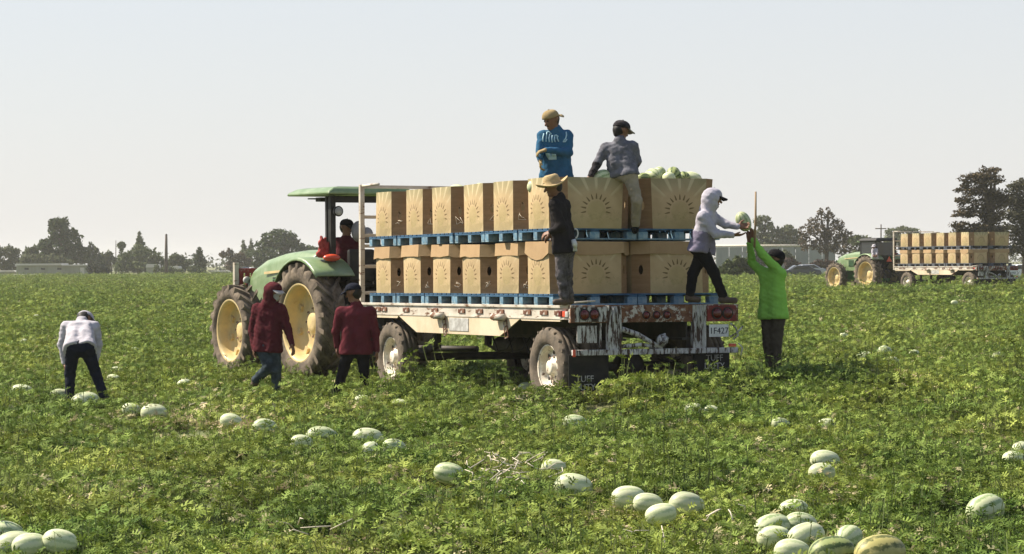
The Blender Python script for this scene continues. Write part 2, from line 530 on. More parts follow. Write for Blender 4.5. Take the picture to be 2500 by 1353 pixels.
    def mesh(self, name, mats):
        me = bpy.data.meshes.new(name)
        me.from_pydata([tuple(p) for p in self.v], [], self.f)
        mats = mats if isinstance(mats, (list, tuple)) else [mats]
        for m in mats:
            me.materials.append(M[m] if isinstance(m, str) else m)
        me.polygons.foreach_set('material_index', self.mi)
        me.polygons.foreach_set('use_smooth', self.sm)
        bm = bmesh.new()
        bm.from_mesh(me)
        bmesh.ops.recalc_face_normals(bm, faces=bm.faces[:])
        bm.to_mesh(me)
        bm.free()
        me.update()
        return me

    def build(self, name, mats, parent=None):
        o = bpy.data.objects.new(name, self.mesh(name, mats))
        COL.objects.link(o)
        if parent is not None:
            o.parent = parent
        return o


def tag(o, label=None, cat=None, group=None, kind=None):
    if label:
        o['label'] = label
    if cat:
        o['category'] = cat
    if group:
        o['group'] = group
    if kind:
        o['kind'] = kind
    return o


def thing(name, label, cat, mat=None, group=None):
    o = bpy.data.objects.new(name, None)
    o.empty_display_size = 0.2
    COL.objects.link(o)
    if mat is not None:
        o.matrix_world = mat
    return tag(o, label, cat, group)


def part(name, me, parent, loc=None, rot=None):
    o = bpy.data.objects.new(name, me)
    COL.objects.link(o)
    o.parent = parent
    if loc is not None:
        o.location = loc
    if rot is not None:
        o.rotation_euler = rot
    return o


def copy_tree(o, parent=None):
    c = o.copy()
    COL.objects.link(c)
    c.parent = parent
    for ch in list(o.children):
        copy_tree(ch, c)
    return c


def text_mesh(txt, size, ext=0.002, name='lettering'):
    cu = bpy.data.curves.new('t', 'FONT')
    cu.body = txt
    cu.size = size
    cu.extrude = ext
    cu.align_x = 'CENTER'
    cu.align_y = 'CENTER'
    cu.resolution_u = 3
    o = bpy.data.objects.new('t', cu)
    COL.objects.link(o)
    dg = bpy.context.evaluated_depsgraph_get()
    me = bpy.data.meshes.new_from_object(o.evaluated_get(dg))
    me.name = name
    bpy.data.objects.remove(o)
    bpy.data.curves.remove(cu)
    return me


def frame(o, yaw, pitch=0.0, roll=0.0):
    """local x = forward, y = to the right, z = up, as a 4x4 (a mirrored basis is avoided: y is stored as left)"""
    f = Vector((-math.sin(yaw) * math.cos(pitch), math.cos(yaw) * math.cos(pitch), math.sin(pitch)))
    l = Vector((math.cos(yaw), math.sin(yaw), 0))
    u_ = l.cross(f)
    l2 = l * math.cos(roll) + u_ * math.sin(roll)
    u2 = l2.cross(f)
    # basis: x = right, y = forward, z = up  (right handed)
    return Matrix(((l2.x, f.x, u2.x, o[0]), (l2.y, f.y, u2.y, o[1]), (l2.z, f.z, u2.z, o[2]), (0, 0, 0, 1)))


# ------------------------------------------------------------------ ground
def make_ground():
    ys = np.concatenate([np.concatenate([np.linspace(-40, 7, 30), np.linspace(8, 60, 270)]), np.linspace(61, 200, 90), np.linspace(215, 900, 30), np.linspace(1000, 1800, 6)])
    xs = np.concatenate([np.linspace(-1500, -260, 8), np.linspace(-200, -32, 20), np.linspace(-30, 45, 330), np.linspace(50, 200, 20), np.linspace(260, 1500, 8)])
    X, Y = np.meshgrid(xs, ys)
    Z = ground_z(X, Y)
    nx, ny = len(xs), len(ys)
    vs = np.stack([X.ravel(), Y.ravel(), Z.ravel()], 1)
    fs = [(j * nx + i, j * nx + i + 1, (j + 1) * nx + i + 1, (j + 1) * nx + i) for j in range(ny - 1) for i in range(nx - 1)]
    me = bpy.data.meshes.new('ground')
    me.from_pydata(vs.tolist(), [], fs)
    me.polygons.foreach_set('use_smooth', [True] * len(fs))
    m, nt, b = new_mat('field_soil')
    c = mixc(nt, ramp(nt, noise(nt, 0.9, 8, 0.7), 0.35, 0.65), (0.13, 0.085, 0.05), (0.20, 0.145, 0.085))
    c = mixc(nt, ramp(nt, noise(nt, 0.35, 6, 0.7), 0.38, 0.5), c, (0.11, 0.13, 0.04))
    lk(nt, c, b.inputs['Base Color'])
    b.inputs['Roughness'].default_value = 0.95
    bp = nd(nt, 'ShaderNodeBump')
    bp.inputs['Strength'].default_value = 0.6
    bp.inputs['Distance'].default_value = 0.05
    lk(nt, noise(nt, 9, 6, 0.7), bp.inputs['Height'])
    lk(nt, bp.outputs[0], b.inputs['Normal'])
    me.materials.append(m)
    o = bpy.data.objects.new('ground', me)
    COL.objects.link(o)
    tag(o, kind='structure')


make_ground()

# ------------------------------------------------------------------ melon list (photo position of centre, width): used by melons and by the vines round them
MEL_NEAR = [
    # px, py, width px, kind, yaw deg, label
    (2148, 1346, 132, 'm_yellow', 20, 'yellowed striped melon at the bottom edge of the field, biggest of the right corner heap'),
    (2030, 1346, 118, 'm_dark', 10, 'dark green striped melon beside the yellowed one at the bottom edge'),
    (2072, 1292, 84, 'm_mid', 60, 'round pale melon with a shaded right end behind the two striped ones'),
    (1968, 1306, 98, 'm_pale', 25, 'large pale melon behind the dark striped one in the right corner heap'),
    (1934, 1344, 62, 'm_pale', 0, 'pale melon low in the leaves left of the dark striped one'),
    (1886, 1266, 104, 'm_mid', 35, 'large ribbed pale melon on the left of the right corner heap'),
    (1889, 1294, 60, 'm_pale', 10, 'small pale melon in front of the large ribbed one'),
    (1955, 1260, 62, 'm_mid', 5, 'greenish melon at the back of the right corner heap'),
    (1937, 1228, 46, 'm_pale', 15, 'small pale melon just behind the right corner heap'),
    (2405, 1220, 108, 'm_mid', 30, 'long ribbed pale melon lying alone near the right edge'),
    (2476, 1108, 62, 'm_pale', 15, 'pale melon lying at the right edge of the field'),
    (2492, 1084, 52, 'm_pale', 60, 'pale melon cut by the right edge, behind another melon'),
    (2014, 1107, 74, 'm_pale', 5, 'white topped melon with a dark shadow to its right'),
    (2006, 1138, 52, 'm_pale', 0, 'small pale melon in front of the white topped one'),
    (1534, 1196, 86, 'm_pale', 10, 'pale melon, left end of the four melon cluster right of centre'),
    (1582, 1212, 70, 'm_pale', 20, 'pale melon, second from the left in the four melon cluster'),
    (1676, 1212, 92, 'm_pale', 25, 'pale melon, right end of the four melon cluster'),
    (1613, 1238, 46, 'm_pale', 0, 'smallest melon of the four melon cluster, in front'),
    (1400, 1168, 97, 'm_pale', 15, 'large pale melon with a dark shaded underside, low in the middle'),
    (1352, 1128, 38, 'm_pale', 0, 'small flat topped melon behind the large shaded one'),
    (1096, 1138, 76, 'm_mid', 0, 'flat ribbed pale melon beside the dry stems'),
    (898, 1054, 80, 'm_pale', 10, 'bright white melon, largest of the trio left of centre'),
    (906, 1084, 52, 'm_pale', 70, 'pale melon in front of the bright white one'),
    (962, 1078, 60, 'm_mid', 25, 'small ribbed melon on the right of the trio'),
    (786, 1050, 84, 'm_mid', 25, 'long slanting pale melon left of the trio'),
    (736, 1068, 44, 'm_pale', 20, 'small pale melon at the low end of the long slanting one'),
    (646, 1030, 66, 'm_mid', 30, 'rounded melon lying alone in the left of the field'),
    (376, 994, 66, 'm_pale', 10, 'white topped melon right of the bending picker'),
    (320, 990, 28, 'm_pale', 0, 'tiny pale melon between bending picker and the white topped melon'),
    (564, 1016, 56, 'm_pale', 5, 'low pale melon left of the rounded one'),
    (208, 966, 74, 'm_pale', 30, 'large pale melon at the feet of the bending picker'),
    (146, 956, 52, 'm_pale', 20, 'pale melon left of the bending picker'),
    (52, 945, 58, 'm_pale', 10, 'pale melon near the left edge, level with the bending picker'),
    (285, 899, 34, 'm_pale', 10, 'small white melon behind the bending picker, on his right'),
    (276, 918, 26, 'm_pale', 0, 'small flat melon in front of the small white one'),
    (40, 1310, 112, 'm_pale', 15, 'big pale melon in the bottom left corner, middle of its heap'),
    (18, 1282, 66, 'm_mid', 10, 'melon at the back of the bottom left heap'),
    (72, 1328, 84, 'm_pale', 20, 'pale melon at the front of the bottom left heap'),
    (146, 1320, 66, 'm_pale', 10, 'melon just right of the bottom left heap'),
    (1286, 938, 44, 'm_pale', 10, 'pale melon lying in front of the trailer rear wheel'),
    (1402, 1020, 62, 'm_mid', 5, 'half hidden melon in the leaves below the left mudflap'),
    (1692, 990, 32, 'm_pale', 0, 'small melon, left one of two close together behind the trailer'),
    (1738, 995, 40, 'm_pale', 0, 'small melon, right one of two close together behind the trailer'),
    (1906, 1026, 42, 'm_mid', 20, 'small greenish melon in the leaves below the man in green'),
    (2016, 1028, 42, 'm_pale', 0, 'small pale melon right of the greenish one'),
    (2160, 850, 56, 'm_mid', 60, 'upright rounded melon standing clear in the right of the field'),
    (2110, 863, 42, 'm_pale', 0, 'flat pale melon left of the upright rounded one'),
    (2180, 874, 32, 'm_pale', 10, 'small white melon in front of the upright rounded one'),
    (2232, 858, 34, 'm_pale', 40, 'small pale melon right of the upright rounded one'),
    (2436, 863, 36, 'm_pale', 50, 'pale melon alone near the right edge in the middle distance'),
    (885, 969, 30, 'm_pale', 0, 'sliver of a pale melon below the man with the dark cap'),
    (975, 979, 30, 'm_pale', 0, 'small pale melon below the trailer front wheel'),
    (450, 930, 32, 'm_pale', 0, 'small white melon between bending picker and tractor'),
    (410, 880, 30, 'm_pale', 0, 'little pale melon further back between picker and tractor'),
]
MEL_FAR = [
    (2024, 890, 20, 'small pale melon at the edge of the shadow right of the man in green'),
    (1990, 745, 20, 'tiny pale melon below the far tractor front wheel, left of it'),
    (2350, 790, 22, 'small pale melon in the open vines below the far trailer'),
    (2080, 760, 18, 'tiny pale melon in the vines below the far tractor'),
    (2440, 745, 18, 'tiny pale melon below the tail of the far trailer'),
    (330, 850, 22, 'tiny melon in the vines up and right of the bending picker'),
    (90, 770, 18, 'tiny melon left of the bending picker, level with his cap'),
    (470, 770, 18, 'tiny melon just left of the tractor front wheel'),
    (60, 830, 20, 'tiny melon at far left, level with the hips of the bending picker'),
    (2060, 815, 22, 'small pale melon right of the waist of the man in green'),
    (120, 720, 14, 'tiny melon speck in the far left field under the tallest tree'),
    (2330, 735, 14, 'tiny melon speck under the middle of the far trailer'),
]
MEL = []


def place_melon_depth(px, py, zc=0.20):
    y = 30.0
    for _ in range(12):
        p = at(px, py, y)
        g = float(ground_z(p.x, y))
        y = F * (CAM_H - zc - g) / max(py - horizon(px), 4)
    return y


for (px, py, wd, kind, yaw, lab) in MEL_NEAR:
    y = place_melon_depth(px, py)
    MEL.append((at(px, py, y), wd * y / F, kind, yaw, lab))
for (px, py, wd, lab) in MEL_FAR:
    y = place_melon_depth(px, py)
    MEL.append((at(px, py, y), wd * y / F, 'm_pale', random.uniform(0, 90), lab))


# ------------------------------------------------------------------ vines
def leaf_geo():
    """One deeply lobed watermelon leaf along +x, about unit length."""
    v = [(0, 0, 0)]
    f = []
    ribx = [0.0, 0.25, 0.5, 0.75, 1.0]
    wid = [0.03, 0.07, 0.07, 0.06, 0.0]
    L = []
    for i, x in enumerate(ribx):
        a = len(v)
        v.append((x, wid[i], 0))
        v.append((x, -wid[i], 0))
        L.append(a)
    for i in range(4):
        a, b = L[i], L[i + 1]
        f.append((a, a + 1, b + 1))
        f.append((a, b + 1, b))
    for (x, ext, fwd) in ((0.12, 0.40, 0.0), (0.38, 0.54, 0.24), (0.68, 0.34, 0.24)):
        for s in (1, -1):
            a = len(v)
            v += [(x - 0.045, s * 0.03, 0), (x + fwd * 0.5 - 0.09, s * ext * 0.62, 0), (x + fwd, s * ext, 0), (x + fwd * 0.6 + 0.10, s * ext * 0.66, 0), (x + 0.055, s * 0.03, 0)]
            f += [(a, a + 1, a + 4), (a + 1, a + 3, a + 4), (a + 1, a + 2, a + 3)] if s < 0 else [(a, a + 4, a + 1), (a + 1, a + 4, a + 3), (a + 1, a + 3, a + 2)]
    v = np.array(v, float)
    return v, np.array(f)


LV, LF = leaf_geo()


def rotm(yaw, pitch, roll):
    cy, sy, cp, sp, cr, sr = math.cos(yaw), math.sin(yaw), math.cos(pitch), math.sin(pitch), math.cos(roll), math.sin(roll)
    Rz = np.array([[cy, -sy, 0], [sy, cy, 0], [0, 0, 1]])
    Ry = np.array([[cp, 0, -sp], [0, 1, 0], [sp, 0, cp]])
    Rx = np.array([[1, 0, 0], [0, cr, -sr], [0, sr, cr]])
    return Rz @ Ry @ Rx


def make_clump(i, n, rad, hmax, dry=0.04, tall=0.0):
    V, Fc, C = [], [], []
    k = 0
    for _ in range(n):
        a = RNG.uniform(0, 2 * math.pi)
        r = rad * math.sqrt(RNG.uniform(0, 1))
        h = hmax * (0.25 + 0.75 * RNG.uniform(0, 1) ** 0.7) * (1 - 0.45 * (r / rad) ** 2)
        if RNG.uniform() < tall:
            h = hmax * RNG.uniform(1.0, 1.7)
        size = RNG.uniform(0.045, 0.105)
        lv = LV.copy()
        rr = lv[:, 0] ** 2 + lv[:, 1] ** 2
        lv[:, 2] = -0.30 * rr * RNG.uniform(0.2, 2.0) + np.abs(lv[:, 1]) * RNG.uniform(0.0, 0.75)
        lv = (lv * size) @ rotm(RNG.uniform(0, 6.283), RNG.normal(0.2, 0.45), RNG.normal(0, 0.45)).T
        lv += np.array([r * math.cos(a), r * math.sin(a), h])
        V.append(lv)
        Fc.append(LF + k)
        k += len(lv)
        u = RNG.uniform()
        if RNG.uniform() < dry:
            c = np.array([0.36, 0.32, 0.18]) * RNG.uniform(0.7, 1.3)
        else:
            c = np.array([0.050, 0.090, 0.010]) * (1 - u) + np.array([0.235, 0.31, 0.07]) * u
            c = c * RNG.uniform(0.85, 1.15)
        C.append(np.tile(np.append(c, 1.0), (len(lv), 1)))
        # leaf stalk
        b = np.array([r * math.cos(a) + RNG.normal(0, 0.03), r * math.sin(a) + RNG.normal(0, 0.03), 0.0])
        t = lv[0]
        d = np.cross(t - b, [RNG.normal(), RNG.normal(), 0.3])
        d = d / (np.linalg.norm(d) + 1e-6) * 0.004
        V.append(np.array([b - d, b + d, t + d, t - d]))
        Fc.append(np.array([[0, 1, 2], [0, 2, 3]]) + k)
        k += 4
        C.append(np.tile(np.array([0.13, 0.16, 0.06, 1.0]), (4, 1)))
    V = np.concatenate(V)
    Fc = np.concatenate(Fc)
    C = np.concatenate(C)
    me = bpy.data.meshes.new('vine_clump')
    me.from_pydata(V.tolist(), [], Fc.tolist())
    ca = me.color_attributes.new('Col', 'FLOAT_COLOR', 'POINT')
    ca.data.foreach_set('color', C.ravel())
    me.materials.append(M['leaf'])
    me.polygons.foreach_set('use_smooth', [True] * len(me.polygons))
    return me


clump_col = bpy.data.collections.new('vine_clumps')
NVAR = 12
for i in range(NVAR):
    if i < 8:
        me = make_clump(i, 160, 0.42, 0.19, 0.03, 0.03)
    elif i < 10:
        me = make_clump(i, 100, 0.40, 0.15, 0.25, 0.02)       # sparse, yellowing
    elif i == 10:
        me = make_clump(i, 110, 0.30, 0.27, 0.02, 0.15)       # vigorous shoots
    else:
        me = make_clump(i, 90, 0.40, 0.14, 0.6, 0.05)       # dry patch
    clump_col.objects.link(bpy.data.objects.new('vine_clump_%02d' % i, me))


def scatter_points():
    P, S, I, A = [], [], [], []
    mel = np.array([[m[0].x, m[0].y, m[1]] for m in MEL])
    dry_spots = [(at(1270, 1190, 20.5), 0.9), (at(560, 1010, 26.5), 1.0), (at(470, 985, 29.0), 1.2), (at(1900, 1300, 15.6), 0.6), (at(930, 1200, 19.5), 0.5), (at(2000, 1200, 18.5), 0.7), (at(640, 1180, 20.0), .5), (at(2460, 1080, 22.5), .7), (at(250, 1200, 19.5), .5)]
    bands = [(8.5, 26, 10.0, 0.82), (26, 48, 7.0, 0.95), (48, 90, 3.2, 1.15), (90, 170, 1.7, 1.45), (170, 270, 0.95, 1.6), (270, 385, 0.65, 1.7)]
    for (y0, y1, den, sc) in bands:
        half = lambda y: 0.23 * y + 3.0
        n = int((half(y0) + half(y1)) * (y1 - y0) * den)
        y = RNG.uniform(y0, y1, n * 2)
        keep = RNG.uniform(0, 1, n * 2) < half(y) / half(y1)
        y = y[keep][:n]
        x = RNG.uniform(-1, 1, len(y)) * half(y)
        # uneven growth along the rows
        g = np.sin(x * 1.7 + y * 0.9) * np.sin(x * 0.6 - y * 0.37 + 1.3) + 0.6 * np.sin(x * 3.1 + 0.7) * np.sin(y * 1.1 + x)
        s = sc * (0.95 + 0.16 * g + RNG.normal(0, 0.13, len(y)))
        idx = RNG.integers(0, 8, len(y))
        u = RNG.uniform(0, 1, len(y))
        idx = np.where((g < -0.55) & (u < 0.5), RNG.integers(8, 10, len(y)), idx)
        idx = np.where((g > 0.7) & (u < 0.05), 10, idx)
        idx = np.where(u > 0.985, 11, idx)
        ok = np.ones(len(y), bool)
        if y0 < 60:
            for (mx, my, ml) in mel:
                d = np.hypot(x - mx, (y - my))
                near = d < ml * 0.22
                ok &= ~near
                front = (np.abs(x - mx) < ml * 0.5 + 0.1) & (y < my) & (y > my - 1.0)
                s = np.where(front, np.minimum(s, 0.88 * sc + 0.15 * RNG.uniform(0, 1, len(y))), s)
                idx = np.where(front & (idx >= 10), 2, idx)
            for (c, rr) in dry_spots:
                d = np.hypot(x - c.x, (y - c.y) * 0.7)
                hit = (d < rr) & (RNG.uniform(0, 1, len(y)) < 0.62 * (1 - 0.6 * d / rr))
                idx = np.where(hit, 11, idx)
        tail = np.exp(-((x - 2.4) / 2.4) ** 4 - ((y - 30.4) / 1.3) ** 4)
        s = s * (1 + 0.22 * tail)
        x, y, s, idx = x[ok], y[ok], s[ok], idx[ok]
        s = np.clip(s, 0.45, 3.2)
        P.append(np.stack([x, y, ground_z(x, y) - 0.01], 1))
        S.append(s)
        I.append(idx)
        A.append(RNG.uniform(0, 6.283, len(y)))
    # weeds that stand up under and before the trailer
    ex = [(at(1032, 900, 33.4), 1.7), (at(1055, 905, 33.6), 1.3), (at(1190, 905, 32.2), 1.2), (at(1170, 905, 32.6), 1.0)]
    for _ in range(70):
        ex.append((Vector((random.uniform(2.0, 4.4), random.uniform(29.0, 31.4), 0)), random.uniform(0.8, 1.05)))
    for (p, s) in ex:
        P.append(np.array([[p.x, p.y, float(ground_z(p.x, p.y))]]))
        S.append(np.array([s]))
        I.append(np.array([10 if s > 1.1 else random.randint(0, 7)]))
        A.append(RNG.uniform(0, 6, 1))
    return np.concatenate(P), np.concatenate(S), np.concatenate(I), np.concatenate(A)


def make_vines():
    P, S, I, A = scatter_points()
    me = bpy.data.meshes.new('melon_vines')
    me.vertices.add(len(P))
    me.vertices.foreach_set('co', P.ravel())
    a = me.attributes.new('scl', 'FLOAT', 'POINT')
    a.data.foreach_set('value', S)
    a = me.attributes.new('idx', 'INT', 'POINT')
    a.data.foreach_set('value', I.astype(np.int32))
    a = me.attributes.new('rotv', 'FLOAT_VECTOR', 'POINT')
    rv = np.stack([RNG.normal(0, 0.12, len(P)), RNG.normal(0, 0.12, len(P)), A], 1)
    a.data.foreach_set('vector', rv.ravel())
    o = bpy.data.objects.new('melon_vines', me)
    COL.objects.link(o)
    tag(o, 'low green watermelon vines covering the whole field', 'vines', kind='stuff')
    me.materials.append(M['leaf'])
    ng = bpy.data.node_groups.new('vines', 'GeometryNodeTree')
    ng.interface.new_socket('Geometry', in_out='INPUT', socket_type='NodeSocketGeometry')
    ng.interface.new_socket('Geometry', in_out='OUTPUT', socket_type='NodeSocketGeometry')
    gi = ng.nodes.new('NodeGroupInput')
    go = ng.nodes.new('NodeGroupOutput')
    ip = ng.nodes.new('GeometryNodeInstanceOnPoints')
    ci = ng.nodes.new('GeometryNodeCollectionInfo')
    ci.inputs['Collection'].default_value = clump_col
    ci.inputs['Separate Children'].default_value = True
    ci.inputs['Reset Children'].default_value = True

    def attr(nm, t):
        n = ng.nodes.new('GeometryNodeInputNamedAttribute')
        n.data_type = t
        n.inputs['Name'].default_value = nm
        return n.outputs['Attribute']
    L = ng.links.new
    L(gi.outputs[0], ip.inputs['Points'])
    L(ci.outputs[0], ip.inputs['Instance'])
    ip.inputs['Pick Instance'].default_value = True
    L(attr('idx', 'INT'), ip.inputs['Instance Index'])
    er = ng.nodes.new('FunctionNodeEulerToRotation')
    L(attr('rotv', 'FLOAT_VECTOR'), er.inputs[0])
    L(er.outputs[0], ip.inputs['Rotation'])
    L(attr('scl', 'FLOAT'), ip.inputs['Scale'])
    L(ip.outputs[0], go.inputs[0])
    md = o.modifiers.new('scatter', 'NODES')
    md.node_group = ng
    print('vine clumps', len(P))


make_vines()


# ------------------------------------------------------------------ trees and far things
def foliage(name, lobes, n, leaf, c1, c2, parent, flat=0.0, shell=0.55, up_=0.0):
    """Many leaf-clump faces spread through ellipsoid lobes (centre, radii) in the tree's local space."""
    V, C = [], []
    vol = np.array([l[1][0] * l[1][1] * l[1][2] for l in lobes]) ** 0.67
    cnt = np.maximum((n * vol / vol.sum()).astype(int), 8)
    for (c, r), k in zip(lobes, cnt):
        d = RNG.normal(size=(k, 3))
        d /= np.linalg.norm(d, axis=1)[:, None]
        rad = RNG.uniform(shell ** 3, 1.08, k) ** (1 / 3)
        # lumpy outline
        lump = 1 + 0.16 * np.sin(d[:, 0] * 7 + c[0]) * np.sin(d[:, 2] * 8 + c[2] * 3) + 0.1 * np.sin(d[:, 1] * 11 + d[:, 2] * 9)
        p = np.array(c) + d * np.array(r) * (rad * lump)[:, None]
        t = RNG.normal(size=(k, 3))
        t[:, 2] = t[:, 2] * (1 - flat) + up_
        t /= np.linalg.norm(t, axis=1)[:, None]
        b = np.cross(t, d + 0.6 * RNG.normal(size=(k, 3)))
        b /= np.linalg.norm(b, axis=1)[:, None] + 1e-9
        s = leaf * RNG.uniform(0.6, 1.5, k)[:, None]
        q = np.stack([p - t * s, p + b * s * 0.5, p + t * s, p - b * s * 0.5], 1)
        V.append(q.reshape(-1, 3))
        u = RNG.uniform(0, 1, (k, 1))
        col = np.array(c1) * (1 - u) + np.array(c2) * u
        C.append(np.repeat(np.hstack([col, np.ones((k, 1))]), 4, axis=0))
    V = np.concatenate(V)
    C = np.concatenate(C)
    me = bpy.data.meshes.new(name)
    nq = len(V) // 4
    me.vertices.add(len(V))
    me.vertices.foreach_set('co', V.ravel())
    me.loops.add(len(V))
    me.loops.foreach_set('vertex_index', np.arange(len(V), dtype=np.int32))
    me.polygons.add(nq)
    me.polygons.foreach_set('loop_start', np.arange(0, len(V), 4, dtype=np.int32))
    me.update(calc_edges=True)
    ca = me.color_attributes.new('Col', 'FLOAT_COLOR', 'POINT')
    ca.data.foreach_set('color', C.ravel())
    me.materials.append(M['tree'])
    o = bpy.data.objects.new(name, me)
    COL.objects.link(o)
    o.parent = parent
    return o


def tree(name, label, Y, base, lobes_px, n, leaf, c1, c2, group=None, cat='tree', trunk=True, limbs=5, **kw):
    """lobes_px: (px, py, rx px, rz px); built at its own distance Y with round crowns in real metres."""
    bx, by = base
    b = at(bx, by, Y)
    gz = float(ground_z(b.x, Y))
    root = thing(name, label, cat, Matrix.Translation((b.x, Y, gz)), group)
    k = Y / F
    L = []
    for (px, py, rx, rz) in lobes_px:
        c = at(px, py, Y)
        L.append(((c.x - b.x, random.uniform(-0.3, 0.3) * rx * k, c.z - gz), (rx * k, rx * k * 0.9, rz * k)))
    foliage('crown', L, n, leaf, c1, c2, root, **kw)
    if trunk:
        mb = MB()
        top = max(L, key=lambda q: q[0][2] + 0 * q[1][2])
        h = top[0][2]
        r0 = max(0.10, h * 0.030)
        pts = [(0, 0, -0.3), (0.02 * h, 0, h * 0.3), (top[0][0] * 0.5, 0, h * 0.6), (top[0][0], top[0][1], h)]
        mb.tube(pts, [r0 * 1.3, r0, r0 * 0.7, r0 * 0.25], 7)
        for (c, r) in L[:limbs]:
            z0 = min(h * 0.5, c[2] * 0.6)
            mb.tube([(top[0][0] * 0.3, 0, z0), ((c[0] + top[0][0] * 0.3) / 2, c[1] / 2, (z0 + c[2]) / 2 + 0.05 * h), c], [r0 * 0.6, r0 * 0.45, r0 * 0.15], 6)
        mb.build('trunk', 'bark', root)
    return root


G1 = ((0.04, 0.058, 0.02), (0.095, 0.12, 0.045))
G2 = ((0.025, 0.042, 0.014), (0.06, 0.085, 0.03))
GY = ((0.07, 0.085, 0.04), (0.13, 0.145, 0.075))
GB = ((0.075, 0.06, 0.04), (0.13, 0.10, 0.065))


def lob(x0, x1, y0, y1, n, rr, seed=0):
    r_ = random.Random(seed)
    out = []
    for _ in range(n):
        out.append((r_.uniform(x0, x1), r_.uniform(y0, y1), rr * r_.uniform(0.7, 1.3), rr * r_.uniform(0.6, 1.1)))
    return out


TG = 'trees along the far field edge'
tree('broadleaf_tree', 'tallest tree on the left, dark with a narrow upright top', 440, (150, 668),
     [(138, 562, 20, 30), (158, 558, 12, 28), (128, 548, 10, 16), (146, 545, 14, 14), (112, 600, 20, 16), (140, 605, 34, 30), (175, 590, 24, 30), (186, 612, 16, 20), (178, 568, 6, 12), (120, 625, 26, 16), (160, 630, 34, 18)], 4200, 0.34, *G2)
tree('broadleaf_tree', 'loose grey green trees at the left edge of the picture', 445, (15, 668), lob(-30, 48, 612, 655, 10, 15, 3), 1800, 0.3, *GY)
tree('broadleaf_tree', 'small round tree between the left edge and the tallest tree', 435, (75, 668), [(72, 620, 17, 16), (85, 612, 10, 12), (68, 638, 20, 16), (88, 640, 18, 16)], 1500, 0.3, *G1)
tree('broadleaf_tree', 'spiky pale tree just right of the tallest tree', 440, (220, 668), [(222, 603, 7, 12), (212, 612, 13, 9), (232, 610, 9, 8), (215, 630, 24, 14), (195, 632, 16, 14), (238, 632, 16, 16)], 1600, 0.3, *GY)
tree('shrub', 'row of shrubs behind the long low shed', 430, (110, 668), lob(60, 170, 630, 648, 9, 13, 5), 1600, 0.28, *GY, cat='shrub', trunk=False)
tree('shrub', 'dark dome shaped shrub beside the end of the shed', 400, (241, 672), [(241, 658, 26, 17), (226, 660, 13, 12), (256, 660, 13, 12)], 1600, 0.22, (0.022, 0.03, 0.018), (0.035, 0.045, 0.028), cat='shrub', trunk=False)
tree('broadleaf_tree', 'broad grey green tree mass under the conifer tip on the left', 445, (335, 668), [(310, 636, 26, 22), (340, 622, 30, 22), (370, 630, 26, 22), (388, 642, 18, 16), (335, 648, 44, 16), (300, 652, 24, 14), (360, 650, 36, 14)], 3000, 0.32, *G1)
tree('conifer_tree', 'pointed conifer tip rising above the broad tree mass', 470, (340, 668), [(341, 572, 4, 8), (341, 584, 8, 8), (342, 596, 12, 7), (341, 608, 17, 8), (341, 622, 20, 10)], 1300, 0.24, *G1)
tree('broadleaf_tree', 'pale loose trees right of the dark dome shrub', 450, (272, 668), lob(252, 290, 622, 655, 7, 12, 8), 1300, 0.28, *GY)
tree('broadleaf_tree', 'low trees right of the dark pole', 455, (450, 668), lob(415, 475, 630, 655, 8, 12, 9), 1500, 0.28, *G1)
tree('broadleaf_tree', 'small upright dark tree between pole and tractor', 440, (487, 668), [(487, 616, 8, 12), (483, 634, 12, 14), (492, 642, 13, 14), (486, 655, 16, 10)], 1300, 0.26, *G2)
tree('broadleaf_tree', 'scraggly brownish tree in front of the round tree', 430, (568, 670), [(545, 622, 9, 9), (560, 618, 10, 12), (575, 632, 13, 14), (590, 626, 10, 10), (565, 650, 14, 14), (590, 652, 16, 14), (604, 640, 10, 14)], 1300, 0.26, *GB)
tree('broadleaf_tree', 'big round topped tree behind the tractor bonnet', 445, (690, 668), [(655, 583, 17, 16), (680, 572, 22, 13), (702, 576, 20, 14), (718, 586, 14, 12), (690, 592, 40, 18), (640, 600, 18, 14), (665, 622, 44, 26), (720, 615, 40, 24), (760, 622, 30, 22), (625, 630, 26, 22), (700, 645, 70, 18), (780, 632, 24, 20)], 5200, 0.34, *G2)
tree('conifer_tree', 'pair of thin conifer tips left of the round tree', 470, (606, 668), [(594, 592, 3, 8), (595, 604, 6, 8), (613, 590, 3, 8), (614, 602, 6, 8), (604, 618, 20, 12)], 900, 0.24, *GY)
tree('shrub', 'low bushes at the foot of the dark pole', 410, (440, 672), lob(380, 500, 655, 668, 8, 11, 13), 1400, 0.22, *G1, cat='shrub', trunk=False)
tree('broadleaf_tree', 'thin hazy eucalyptus to the right of the upright stick', 420, (1866, 660), [(1850, 540, 10, 12), (1868, 534, 12, 9), (1862, 556, 12, 10), (1880, 552, 10, 11), (1848, 575, 14, 14), (1872, 580, 18, 14), (1890, 570, 10, 12), (1866, 600, 26, 14)], 1500, 0.3, *GY)
tree('broadleaf_tree', 'hazy round tree between eucalyptus and brown tree', 420, (1920, 660), [(1905, 568, 12, 14), (1925, 562, 14, 14), (1940, 575, 14, 16), (1915, 590, 26, 16), (1950, 595, 20, 16)], 1600, 0.3, *GY)
tree('broadleaf_tree', 'bare topped brown tree left of the far tractor', 300, (2015, 660), [(1985, 545, 14, 14), (2005, 530, 12, 16), (2025, 532, 14, 16), (2045, 548, 16, 14), (1965, 565, 18, 18), (2000, 562, 26, 18), (2040, 570, 28, 20), (2070, 580, 18, 16), (1970, 595, 22, 20), (2015, 598, 34, 22), (2060, 600, 30, 20), (2005, 516, 6, 10), (2022, 512, 5, 8)], 2600, 0.19, *GB)
